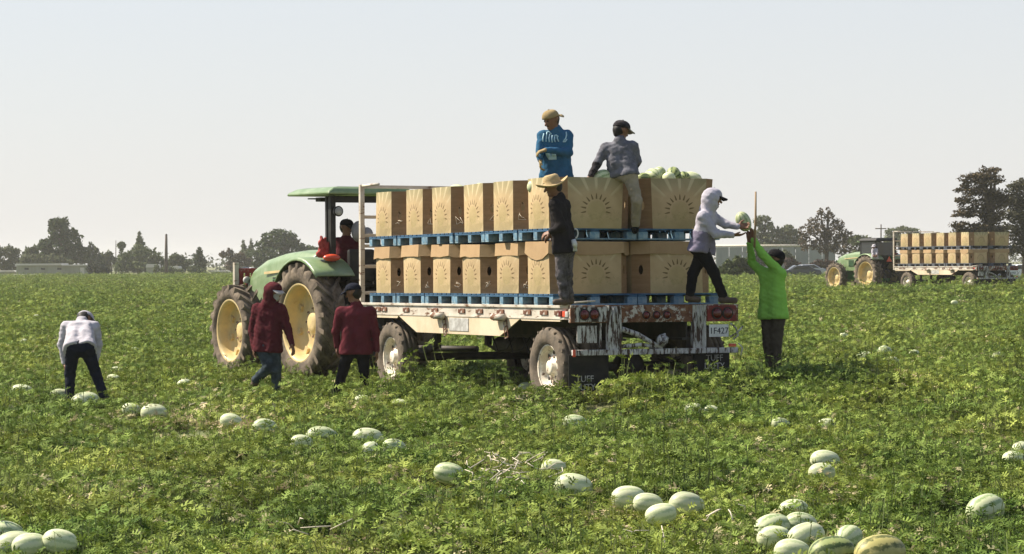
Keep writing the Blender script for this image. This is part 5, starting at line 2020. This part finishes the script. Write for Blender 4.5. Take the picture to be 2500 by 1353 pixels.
def hand_prims(w, d, n, thumb, curl=0.5, mi=0, spread=1.0):
    d = d.normalized()
    n = (n - d * n.dot(d)).normalized()
    lat = d.cross(n) * thumb
    out = []
    for o in (-0.030, -0.010, 0.010, 0.030):
        out.append((w + lat * o * 0.6, w + d * 0.085 + lat * o, 0.016, 0.0135, 0.012, mi))
    for (o, l) in ((0.031, 0.072), (0.0105, 0.082), (-0.0105, 0.076), (-0.031, 0.058)):
        p = w + d * 0.085 + lat * o
        for (f_, c_) in ((0.45, curl * 0.6), (0.32, curl * 1.3), (0.23, curl * 1.9)):
            q = p + (d * math.cos(c_) + n * math.sin(c_) + lat * o * 2.0 * spread) * (l * f_)
            out.append((p, q, 0.0105, 0.0095, 0.006, mi))
            p = q
    p = w + d * 0.02 + lat * 0.03
    q = p + (lat * 0.75 + d * 0.65 + n * 0.25).normalized() * 0.045
    r_ = q + (lat * 0.25 + d * 0.9 + n * 0.4).normalized() * 0.034
    out.append((p, q, 0.015, 0.0125, 0.008, mi))
    out.append((q, r_, 0.0125, 0.0105, 0.005, mi))
    return out


def cap_mesh(c, f, upv, fb, mats, kind='cap'):
    """cap dome and peak in world space; f: facing, fb: direction of the peak"""
    u = upv.normalized()
    fb = (fb - u * fb.dot(u)).normalized()
    lt = fb.cross(u)
    T = Matrix(((lt.x, fb.x, u.x, c.x), (lt.y, fb.y, u.y, c.y), (lt.z, fb.z, u.z, c.z), (0, 0, 0, 1)))
    out = []
    mb = MB()
    vs, fs = [], []
    n, m = 24, 8
    if kind == 'cap':
        for i in range(m + 1):
            t = math.pi / 2 * i / m
            for k in range(n):
                a = 2 * math.pi * k / n
                r = 0.112 * math.cos(t) ** 0.75
                vs.append((r * 0.95 * math.cos(a), r * 1.07 * math.sin(a), 0.030 + 0.098 * math.sin(t)))
        for i in range(m):
            for k in range(n):
                k2 = (k + 1) % n
                fs.append((i * n + k, i * n + k2, (i + 1) * n + k2, (i + 1) * n + k))
        mb.add([T @ V3(v) for v in vs], fs, 0, True)
        mb.ball(T @ V3((0, 0, 0.131)), 0.009, 0, 8, 6)
        out.append(('cap_crown', mb, mats[0]))
        b = MB()
        vs, fs = [], []
        nn = 12
        for j, rr in enumerate((0.0, 0.5, 1.0)):
            for k in range(nn + 1):
                a = R(20 + 140 * k / nn)
                base = V3((0.105 * math.cos(a), 0.118 * math.sin(a), 0.034))
                tip = V3((0.085 * math.cos(a), 0.118 + 0.075 * math.sin(a) ** 0.7, 0.026 - 0.035 * abs(math.cos(a)) - 0.012))
                p = base.lerp(tip, rr)
                vs.append(p)
        for j in range(2):
            for k in range(nn):
                fs.append((j * (nn + 1) + k, j * (nn + 1) + k + 1, (j + 1) * (nn + 1) + k + 1, (j + 1) * (nn + 1) + k))
        b.add([T @ v for v in vs], fs, 0, True)
        out.append(('cap_peak', b, mats[1]))
    else:
        prof = [(0.0, 0.205), (-0.012, 0.18), (-0.012, 0.14), (0.0, 0.108), (0.05, 0.10), (0.095, 0.088), (0.112, 0.06), (0.106, 0.03), (0.10, 0.0)]
        for (z, r) in prof:
            for k in range(n):
                a = 2 * math.pi * k / n
                cv = 0.035 * math.cos(2 * a) * max(0, (r - 0.11) / 0.09) * -1
                vs.append((r * 0.92 * math.cos(a), r * 1.05 * math.sin(a), 0.025 + z + cv + (0.012 if r > 0.2 else 0)))
        for i in range(len(prof) - 1):
            for k in range(n):
                k2 = (k + 1) % n
                fs.append((i * n + k, i * n + k2, (i + 1) * n + k2, (i + 1) * n + k))
        mb.add([T @ V3(v) for v in vs], fs, 0, True)
        out.append(('straw_hat', mb, mats[0]))
        b = MB()
        b.lathe([(0.0, 0.110), (0.03, 0.107)], 24, 'z')
        b.v = [tuple(T @ V3((x * 0.93, y * 1.06, z + 0.03))) for x, y, z in b.v]
        out.append(('hat_band', b, mats[1]))
    return out


def person(label, D, jt, face, head_up=(0, 0, 1), shirt='c_white', pants='c_navy', shoe='c_boot', skin='skin', hat=None, hood=False, peak=None, hands=None, curl=(0.5, 0.5), palm=None, sleeve=None, lower=None, seed=0, group=None, hairc='hair', mask=None, glove=None, girth=1.0, long_hem=0.0, leg_r=1.0):
    """jt: joint -> (px, py, depth offset).  Joints: head neck shL shR elL elR wrL wrR hipL hipR knL knR anL anR toL toR (L/R as seen in the picture)."""
    J = {}
    for k, v in jt.items():
        J[k] = at(v[0], v[1], D + (v[2] if len(v) > 2 else 0.0))
    f = V3(face).normalized()
    u = V3(head_up)
    u = (u - f * u.dot(f)).normalized()
    lt = f.cross(u)
    c = J['head']
    pel = (J['hipL'] + J['hipR']) / 2
    nb = J['neck']
    sh = (J['shL'] + J['shR']) / 2
    slat = (J['shR'] - J['shL'])
    slat = slat.normalized() if slat.length > 0.02 else V3((1, 0, 0))
    spine = (sh - pel).normalized()
    slat = (slat - spine * slat.dot(spine)).normalized()
    hlat = (J['hipR'] - J['hipL']).normalized()
    fwd = spine.cross(slat)                    # body normal
    shw = (J['shR'] - J['shL']).length
    gi = girth
    col = min(0.075, shw * 0.22 + 0.01)

    # foot rest point for the root
    feet = [J['anL'], J['anR']]
    base = (feet[0] + feet[1]) / 2
    root = thing('person', label, 'person', Matrix.Translation((base.x, base.y, min(feet[0].z, feet[1].z) - 0.08)), group)
    inv = root.matrix_world.inverted()

    def put(name, me, par=None):
        me.transform(inv)
        return part(name, me, par or root)

    body = []
    HM = 1 if glove else 0
    # head
    cr = c + u * 0.022 - f * 0.008
    body += [(cr - f * 0.018, cr + f * 0.012, 0.088, 0.086, 0.03, 0),
             (c + f * 0.028 + u * 0.0, c + f * 0.036 - u * 0.062, 0.068, 0.050, 0.03, 0),
             (c + f * 0.062 - u * 0.088, c + f * 0.05 - u * 0.082, 0.030, 0.032, 0.02, 0),
             (c + f * 0.088 + u * 0.010, c + f * 0.116 - u * 0.032, 0.011, 0.017, 0.012, 0),
             (c + lt * 0.084 - f * 0.01 - u * 0.01, c + lt * 0.088 - f * 0.02 + u * 0.02, 0.015, 0.018, 0.01, 0),
             (c - lt * 0.084 - f * 0.01 - u * 0.01, c - lt * 0.088 - f * 0.02 + u * 0.02, 0.015, 0.018, 0.01, 0),
             (c - u * 0.05 - f * 0.012, nb, 0.056, 0.062, 0.03, 0)]
    # trunk, arms, legs under the clothes
    body += [(nb, sh, 0.06, 0.07, 0.04, 0), (J['shL'].lerp(sh, 0.25), J['shR'].lerp(sh, 0.25), 0.055, 0.055, 0.04, 0)]
    for s in (-1, 1):
        body.append((sh + slat * s * col * 0.9 - spine * 0.08, pel + hlat * s * 0.06, 0.085, 0.09, 0.05, 0))
    for S in 'LR':
        body.append((J['sh' + S], J['el' + S], 0.046, 0.038, 0.03, 0))
        body.append((J['el' + S], J['wr' + S], 0.038, 0.027, 0.02, 0))
        body.append((J['hip' + S], J['kn' + S], 0.078, 0.052, 0.04, 0))
        body.append((J['kn' + S], J['an' + S], 0.052, 0.036, 0.03, 0))
    for i, S in enumerate('LR'):
        hd = None
        if hands and hands.get(S):
            hd = V3(hands[S])
        else:
            hd = (J['wr' + S] - J['el' + S])
        pn = V3(palm[S]) if palm and palm.get(S) else (pel - J['wr' + S] + f * 0.02)
        body += hand_prims(J['wr' + S], hd, pn, 1 if S == 'L' else -1, curl[i], HM)
    put('body', sdf_mesh('body', body, [skin, glove or skin], 0.0115))
    # shirt
    hem = pel - spine * (0.02 + long_hem)
    P = []
    P.append((J['shL'].lerp(sh, 0.16), J['shR'].lerp(sh, 0.16), 0.070 * gi, 0.070 * gi, 0.05, 0))
    P.append((nb - spine * 0.0, sh - spine * 0.03, 0.070, 0.085, 0.05, 0))
    for s in (-1, 1):
        mid = sh.lerp(hem, 0.55)
        P.append((sh + slat * s * col - spine * 0.07, mid + slat * s * col * 0.95, 0.100 * gi, 0.104 * gi, 0.05, 0))
        P.append((mid + slat * s * col * 0.95, hem + hlat * s * max(0.08, (J['hipR'] - J['hipL']).length * 0.5), 0.106 * gi, 0.128 * gi, 0.05, 1 if lower else 0))
    mi_s = 2 if sleeve else 0
    for S in 'LR':
        P.append((J['sh' + S], J['el' + S], 0.066 * gi, 0.055, 0.035, 0))
        P.append((J['el' + S], J['wr' + S].lerp(J['el' + S], 0.06), 0.054, 0.041, 0.025, mi_s if sleeve and S in sleeve[1] else 0))
    subs = []
    if hood:
        P.append((c - f * 0.022 + u * 0.012, c - f * 0.03 - u * 0.02, 0.128, 0.120, 0.04, 0))
        P.append((c - u * 0.09 - f * 0.02, nb, 0.095, 0.10, 0.05, 0))
        subs.append((c + f * 0.112 - u * 0.01, 0.092))
    else:
        P.append((nb + (c - nb) * 0.12, nb, 0.070, 0.078, 0.03, 0))
    me = sdf_mesh('shirt', P, [shirt, lower or shirt, (sleeve[0] if sleeve else shirt)], 0.0145, 0.0048, seed, subs, [(hem - spine * 0.035, -spine)] if True else ())
    shirt_o = put('shirt', me)
    # trousers
    P = [(J['hipL'] + (pel - J['hipL']) * 0.1, J['hipR'] + (pel - J['hipR']) * 0.1, 0.108 * gi, 0.108 * gi, 0.05, 0),
         (pel + spine * 0.08 - hlat * 0.06, pel + spine * 0.08 + hlat * 0.06, 0.075 * gi, 0.075 * gi, 0.04, 0)]
    for S in 'LR':
        P.append((J['hip' + S], J['kn' + S], 0.094 * gi * leg_r, 0.070 * leg_r, 0.045, 0))
        P.append((J['kn' + S], J['an' + S] + (J['kn' + S] - J['an' + S]) * 0.08, 0.069 * leg_r, 0.058 * leg_r, 0.03, 0))
    put('trousers', sdf_mesh('trousers', P, [pants], 0.0145, 0.0052, seed + 5))
    for S in 'LR':
        a, t_ = J['an' + S], J['to' + S]
        dirf = (t_ - a)
        P = [(a + V3((0, 0, 0.02)), a - V3((0, 0, 0.035)) - dirf * 0.1, 0.050, 0.045, 0.03, 0), (a - V3((0, 0, 0.04)) - dirf * 0.15, t_, 0.042, 0.040, 0.03, 0)]
        put('boot', sdf_mesh('boot', P, [shoe], 0.013))
    # face
    for s in (-1, 1):
        mb = MB().ball(c + f * 0.090 + lt * s * 0.031 + u * 0.014, 0.0105, n=8, m=6)
        put('eye', mb.mesh('eye', 'eye'))
    mo = MB().tube([c + f * 0.090 - u * 0.055 + lt * 0.022, c + f * 0.098 - u * 0.056, c + f * 0.090 - u * 0.055 - lt * 0.022], 0.005, 6)
    put('mouth', mo.mesh('mouth', 'eye'))
    if not hood:
        hp = [(cr - f * 0.028 - u * 0.012, cr - f * 0.02 + u * 0.008, 0.084, 0.088, 0.03, 0), (c - f * 0.05 - u * 0.045, c - f * 0.045, 0.052, 0.06, 0.03, 0)]
        put('hair', sdf_mesh('hair', hp, [hairc], 0.013, 0.002, seed))
    if mask:
        mp = [(c + f * 0.05 - u * 0.03, c + f * 0.062 - u * 0.07, 0.062, 0.046, 0.03, 0), (c + f * 0.105 - u * 0.025, c + f * 0.10 - u * 0.05, 0.022, 0.02, 0.02, 0)]
        put('face_mask', sdf_mesh('face_mask', mp, [mask], 0.012))
    if hat:
        hc = c + u * 0.012
        for (nm, mb, mt) in cap_mesh(hc, f, u, V3(peak) if peak else f, hat[1:], hat[0]):
            o = put(nm, mb.mesh(nm, mt))
            sd = o.modifiers.new('s', 'SOLIDIFY')
            sd.thickness = 0.006
    return root, shirt_o, J


# 1 bending picker on the left, seen from behind
person('picker in pale shirt and dark trousers bending down at the far left', 32.2,
       dict(head=(206, 783, 0.66), neck=(200, 786, 0.52), shL=(160, 798, 0.44), shR=(232, 798, 0.44), elL=(151, 842, 0.42), elR=(240, 842, 0.42), wrL=(158, 888, 0.40), wrR=(232, 886, 0.40),
            hipL=(178, 850, 0.0), hipR=(212, 850, 0.0), knL=(171, 915, 0.10), knR=(234, 912, 0.10), anL=(170, 980, 0.0), anR=(257, 978, 0.0), toL=(168, 986, 0.14), toR=(262, 984, 0.14)),
       (0.35, 0.6, -0.75), (0.2, 0.75, 0.62), 'c_white', 'c_navy', hat=('cap', 'c_white', 'c_white'), peak=(0.8, 0.5, 0.0), seed=1, palm={'L': (1, 0, 0), 'R': (-1, 0, 0)}, girth=1.06)
# 2 walking man in a maroon hoodie
person('walking man in maroon hoodie and jeans in front of the tractor wheel', 33.8,
       dict(head=(668, 714, 0.0), neck=(656, 744, 0.05), shL=(627, 754, 0.10), shR=(688, 756, 0.0), elL=(616, 806, 0.12), elR=(704, 808, -0.02), wrL=(620, 852, 0.05), wrR=(713, 842, -0.10),
            hipL=(641, 846, 0.05), hipR=(666, 846, 0.0), knL=(655, 898, -0.05), knR=(674, 902, -0.04), anL=(622, 930, 0.12), anR=(674, 962, 0.02), toL=(610, 950, 0.12), toR=(692, 972, -0.05)),
       (0.80, -0.55, -0.16), (0, 0, 1), 'c_maroon', 'c_jeans', hat=('cap', 'c_maroon', 'c_brim'), hood=True, peak=(0.8, -0.55, 0), mask='c_mask', seed=2, girth=1.1, long_hem=0.03, leg_r=1.05)
# 3 man in a maroon shirt and dark cap
person('man in faded maroon shirt and dark cap standing with his back turned', 33.6,
       dict(head=(863, 716, 0.0), neck=(870, 746, 0.0), shL=(831, 762, 0.0), shR=(906, 762, 0.0), elL=(820, 810, 0.04), elR=(917, 816, 0.0), wrL=(824, 848, 0.10), wrR=(920, 858, -0.02),
            hipL=(852, 852, 0.0), hipR=(886, 852, 0.0), knL=(838, 905, 0.02), knR=(889, 908, 0.0), anL=(818, 966, 0.0), anR=(890, 968, 0.0), toL=(810, 974, 0.14), toR=(888, 976, 0.14)),
       (-0.85, 0.45, -0.12), (0, 0, 1), 'c_maroon2', 'c_black', shoe='c_black', hat=('cap', 'c_navy', 'c_navy'), peak=(-0.85, 0.45, 0), seed=3, girth=1.1, long_hem=0.02)
# 4 tractor driver, seated, looking back to the right
DY = 39.35
person('tractor driver in dark red shirt and black cap looking back', DY,
       dict(head=(846, 556, 0.0), neck=(846, 580, 0.03), shL=(824, 590, 0.06), shR=(870, 592, 0.0), elL=(812, 622, 0.20), elR=(874, 630, -0.05), wrL=(815, 645, 0.42), wrR=(852, 650, -0.05),
            hipL=(834, 656, 0.06), hipR=(858, 656, 0.0), knL=(812, 660, 0.42), knR=(836, 662, 0.42), anL=(804, 716, 0.5), anR=(830, 716, 0.5), toL=(796, 724, 0.62), toR=(822, 724, 0.62)),
       (0.80, -0.55, -0.1), (0, 0, 1), 'c_maroon', 'c_navy', shoe='c_black', hat=('cap', 'c_black', 'c_black'), peak=(0.8, -0.55, 0), seed=4)
# 5 man in the blue hoodie standing in the load
r5, s5, J5 = person('man in blue hoodie and tan cap standing inside a rear bin', 32.05,
       dict(head=(1346, 294, 0.0), neck=(1357, 318, 0.05), shL=(1325, 332, 0.02), shR=(1386, 332, 0.10), elL=(1318, 368, -0.06), elR=(1388, 374, 0.0), wrL=(1319, 392, -0.18), wrR=(1332, 366, -0.22),
            hipL=(1342, 428, 0.05), hipR=(1374, 428, 0.08), knL=(1342, 500, 0.02), knR=(1376, 500, 0.08), anL=(1344, 568, 0.08), anR=(1378, 568, 0.10), toL=(1330, 576, 0.0), toR=(1364, 576, 0.04)),
       (-0.72, -0.62, -0.32), (0, 0, 1), 'c_blue', 'c_navy', hat=('cap', 'c_tan', 'c_tan'), peak=(0.75, 0.6, 0), seed=5, girth=1.1, hands={'R': (-1, -0.1, -0.3), 'L': (0.0, -0.2, -1)}, palm={'R': (0, 0.3, -1), 'L': (1, 0, 0)}, curl=(0.8, 0.8), glove='c_tan')
# 6 man in grey climbing over the bins
person('man in grey shirt and striped cap climbing over the rear bins', 31.72,
       dict(head=(1516, 320, 0.10), neck=(1513, 345, 0.06), shL=(1478, 362, 0.08), shR=(1546, 358, 0.04), elL=(1457, 402, 0.02), elR=(1556, 394, 0.08), wrL=(1441, 431, -0.08), wrR=(1546, 416, 0.22),
            hipL=(1506, 422, 0.06), hipR=(1536, 424, -0.03), knL=(1496, 486, 0.34), knR=(1555, 490, -0.10), anL=(1496, 552, 0.42), anR=(1551, 553, 0.06), toL=(1490, 562, 0.52), toR=(1549, 565, 0.16)),
       (0.75, 0.62, -0.2), (0.1, 0, 1), 'c_grey', 'c_khaki', shoe='c_black', hat=('cap', 'c_darksleeve', 'c_khaki'), peak=(0.9, 0.4, 0.0), sleeve=('c_darksleeve', 'LR'), seed=6, girth=1.06, curl=(0.4, 0.6), palm={'L': (0, 0.6, -0.8)})
# 7 man with the straw hat at the trailer corner
r7, s7, J7 = person('man in straw hat and dark jacket standing on the trailer corner', 30.72,
       dict(head=(1350, 456, 0.0), neck=(1364, 482, 0.03), shL=(1352, 500, -0.15), shR=(1380, 500, 0.17), elL=(1372, 552, -0.20), elR=(1384, 556, 0.20), wrL=(1344, 566, -0.16), wrR=(1352, 572, 0.18),
            hipL=(1372, 608, -0.08), hipR=(1384, 608, 0.09), knL=(1370, 670, -0.08), knR=(1384, 670, 0.08), anL=(1378, 730, -0.08), anR=(1390, 728, 0.10), toL=(1356, 738, -0.10), toR=(1368, 736, 0.08)),
       (-0.95, -0.15, -0.25), (0, 0, 1), 'c_char', 'c_greyjean', hat=('straw', 'straw', 'c_olive'), seed=7, girth=1.0, palm={'L': (0.2, 0.5, -0.8), 'R': (0, -0.5, -0.8)}, curl=(0.6, 0.6))
# 8 man in the pale hoodie reaching out at the tail
person('man in pale lilac hoodie and black trousers reaching out from the trailer tail', 31.45,
       dict(head=(1740, 486, 0.0), neck=(1726, 514, 0.02), shL=(1716, 530, -0.16), shR=(1736, 526, 0.17), elL=(1748, 572, -0.20), elR=(1772, 548, 0.12), wrL=(1790, 574, -0.06), wrR=(1802, 553, 0.06),
            hipL=(1706, 604, -0.07), hipR=(1722, 604, 0.08), knL=(1742, 664, -0.06), knR=(1692, 668, 0.10), anL=(1766, 726, -0.05), anR=(1684, 722, 0.12), toL=(1794, 734, -0.06), toR=(1704, 732, 0.12)),
       (0.95, 0.12, -0.12), (0, 0, 1), 'c_lilac', 'c_black', hat=('cap', 'c_lilac', 'c_black'), hood=True, peak=(0.95, 0.1, 0), lower='c_lilac2', seed=8, girth=1.12, hands={'L': (1, 0.1, 0.0), 'R': (1, -0.1, 0.05)}, palm={'L': (0, 0.2, 1), 'R': (0, -1, 0.3)}, curl=(0.3, 0.5), long_hem=0.02)
# 9 man in green reaching up
r9, s9, J9 = person('man in bright green shirt reaching up beside the trailer tail', 32.5,
       dict(head=(1893, 634, 0.05), neck=(1890, 660, 0.0), shL=(1864, 668, 0.12), shR=(1906, 668, -0.06), elL=(1836, 642, 0.16), elR=(1862, 622, -0.12), wrL=(1830, 592, 0.02), wrR=(1838, 584, -0.10),
            hipL=(1875, 764, 0.06), hipR=(1900, 764, -0.04), knL=(1875, 842, 0.05), knR=(1896, 842, -0.03), anL=(1884, 918, 0.05), anR=(1896, 916, -0.02), toL=(1868, 926, 0.12), toR=(1880, 926, 0.05)),
       (-0.86, 0.35, 0.30), (0, 0, 1), 'c_lime', 'c_olive', hat=('cap', 'c_black', 'c_black'), peak=(-0.86, 0.35, 0.2), seed=9, girth=1.1, hands={'L': (-0.1, -0.3, 1), 'R': (-0.12, -0.1, 1)}, palm={'L': (-0.6, -0.8, 0), 'R': (-0.8, -0.4, 0)}, curl=(0.25, 0.25), long_hem=0.03)
# small driver on the far tractor
person('person in pale shirt standing by the far tractor cab', fy - 0.9,
       dict(head=(2134, 603, 0), neck=(2135, 608, 0), shL=(2131, 610, 0), shR=(2140, 610, 0), elL=(2130, 617, -.1), elR=(2141, 617, -.1), wrL=(2132, 622, -.2), wrR=(2140, 622, -.2),
            hipL=(2133, 630, 0), hipR=(2138, 630, 0), knL=(2132, 642, 0), knR=(2138, 642, 0), anL=(2132, 656, 0), anR=(2138, 656, 0), toL=(2130, 658, -.1), toR=(2136, 658, -.1)),
       (-0.5, -0.8, -0.1), (0, 0, 1), 'c_white', 'c_navy', hat=('cap', 'c_white', 'c_white'), seed=10)


def belt_tag(rt_, pts, rad, name, mat):
    me = MB().tube(pts, rad, 6).mesh(name, mat)
    me.transform(rt_.matrix_world.inverted())
    part(name, me, rt_)


def drape(strokes, target, rad, Y, name, mat, parent):
    """lay raised strokes on a garment: photo points are dropped on to the cloth surface itself"""
    dg = bpy.context.evaluated_depsgraph_get()
    me = target.data
    mw = parent.matrix_world
    bvh = BVHTree.FromPolygons([mw @ v.co for v in me.vertices], [list(p.vertices) for p in me.polygons])
    mb = MB()
    for st in strokes:
        pts = []
        for (px, py) in st:
            d = ray(px, py).normalized()
            hit = bvh.ray_cast(CAM, d)
            if hit[0] is not None:
                pts.append(hit[0] + hit[1] * 0.002)
        if len(pts) > 1:
            mb.tube(pts, rad, 5)
    if mb.v:
        m_ = mb.mesh(name, mat)
        m_.transform(mw.inverted())
        part(name, m_, target.parent)


drape([[(1328, 326), (1326, 336), (1325, 346)], [(1335, 324), (1334, 334), (1333, 346)], [(1342, 328), (1340, 338), (1341, 347)], [(1348, 331), (1347, 340), (1348, 348)], [(1354, 333), (1353, 341), (1355, 347)], [(1360, 333), (1361, 340), (1364, 346)],
       [(1334, 324), (1340, 322), (1346, 328)], [(1352, 332), (1358, 330), (1363, 334)], [(1376, 344), (1381, 338), (1383, 330), (1382, 322)], [(1374, 346), (1380, 346), (1384, 340)]], s5, 0.009, 32, 'chest_lettering', 'c_paleblue', r5)
drape([[(1334 + k, 374 + k * 0.12), (1337 + k * 0.9, 382), (1342 + k * 0.7, 390)] for k in range(0, 24, 3)], s5, 0.012, 32, 'pocket_patch', 'c_paleblue', r5)
# glove and hook at the back pocket of the man with the straw hat
gl = MB()
gl.tube([at(1400, 586, 30.6), at(1403, 596, 30.58), at(1405, 606, 30.6)], [0.03, 0.035, 0.02], 8)
for dx in (-4, 0, 4):
    gl.tube([at(1404 + dx * 0.5, 602, 30.6), at(1404 + dx, 614, 30.6)], [0.013, 0.009], 6)
glo = gl.mesh('hanging_glove', 'c_glove')
glo.transform(r7.matrix_world.inverted())
part('hanging_glove', glo, r7)
hk = MB()
hk.tube([at(1405 + 6 * math.cos(a), 570 + 11 * math.sin(a), 30.62) for a in np.linspace(-2.0, 1.6, 12)], 0.010, 6)
hkm = hk.mesh('belt_hook', 'c_glove')
hkm.transform(r7.matrix_world.inverted())
part('belt_hook', hkm, r7)

# crumpled red cloth on the tractor mudguard
rg_ = random.Random(4)
cl = []
for (x, h) in ((-0.08, 0.26), (-0.03, 0.36), (0.03, 0.33), (0.08, 0.24)):
    cl.append((V3((x * 0.6, 0, 0.03)), V3((x + rg_.gauss(0, 0.02), rg_.gauss(0, 0.02), h)), 0.055, 0.030, 0.04, 0))
cl.append((V3((-0.10, 0, 0.03)), V3((0.12, 0.02, 0.05)), 0.06, 0.06, 0.04, 0))
rco = bpy.data.objects.new('red_cloth', sdf_mesh('red_cloth', cl, ['redcloth'], 0.014, 0.008, 3))
COL.objects.link(rco)
rco.matrix_world = TR @ Matrix.Translation((-0.68, -0.30, 2.02)) @ Matrix.Scale(0.82, 4)
tag(rco, 'crumpled red cloth bunched on the tractor mudguard', 'cloth')

# stick held upright by the man in green
sp0, sp1 = at(1842, 604, 32.36), at(1845, 468, 32.36)
stk = MB().tube([(0, 0, 0), (sp1 - sp0) * 0.5 + Vector((0.006, 0, 0)), sp1 - sp0], [0.016, 0.015, 0.012], 8).build('wooden_stick', 'wood')
stk.location = sp0
tag(stk, 'thin wooden stick held upright above the man in green', 'stick')

# ------------------------------------------------------------------ dry stems lying on the vines
def dry_stems():
    mb = MB()
    for (px, py, n) in ((1245, 1130, 16), (1230, 1150, 12), (1210, 1180, 10), (1290, 1150, 8), (735, 1290, 5), (1790, 1265, 4), (1560, 1330, 3), (460, 990, 6)):
        Y = place_melon_depth(px, py, 0.16)
        c = at(px, py, Y)
        for _ in range(n):
            a = random.uniform(0, 6.28)
            l = random.uniform(0.08, 0.22)
            p0 = c + Vector((random.gauss(0, 0.12), random.gauss(0, 0.3), random.gauss(0, 0.02)))
            p1 = p0 + Vector((math.cos(a) * l, math.sin(a) * l, random.uniform(-0.02, 0.10)))
            md = (p0 + p1) / 2 + Vector((random.gauss(0, 0.03), random.gauss(0, 0.03), random.uniform(0, 0.03)))
            mb.tube([p0, md, p1], [0.005, 0.0045, 0.003], 5)
    o = mb.build('dry_stems', 'mark')
    tag(o, 'scattered dry pale vine stems lying on the leaves', 'stems', kind='stuff')


dry_stems()


# ------------------------------------------------------------------ haze
hz = MB().box((-1560, -90, -1.5), (1560, 1860, 13.5)).build('haze', [])
hz.data.materials.clear()
hm_ = bpy.data.materials.new('thin_summer_haze')
hm_.use_nodes = True
hm_.node_tree.nodes.remove(hm_.node_tree.nodes['Principled BSDF'])
pv = hm_.node_tree.nodes.new('ShaderNodeVolumePrincipled')
pv.inputs['Density'].default_value = 0.0002
pv.inputs['Color'].default_value = (0.98, 0.97, 0.95, 1)
pv.inputs['Anisotropy'].default_value = 0.25
lk(hm_.node_tree, pv.outputs[0], hm_.node_tree.nodes['Material Output'].inputs['Volume'])
hz.data.materials.append(hm_)
tag(hz, 'thin pale summer haze over the whole field', 'haze', kind='stuff')
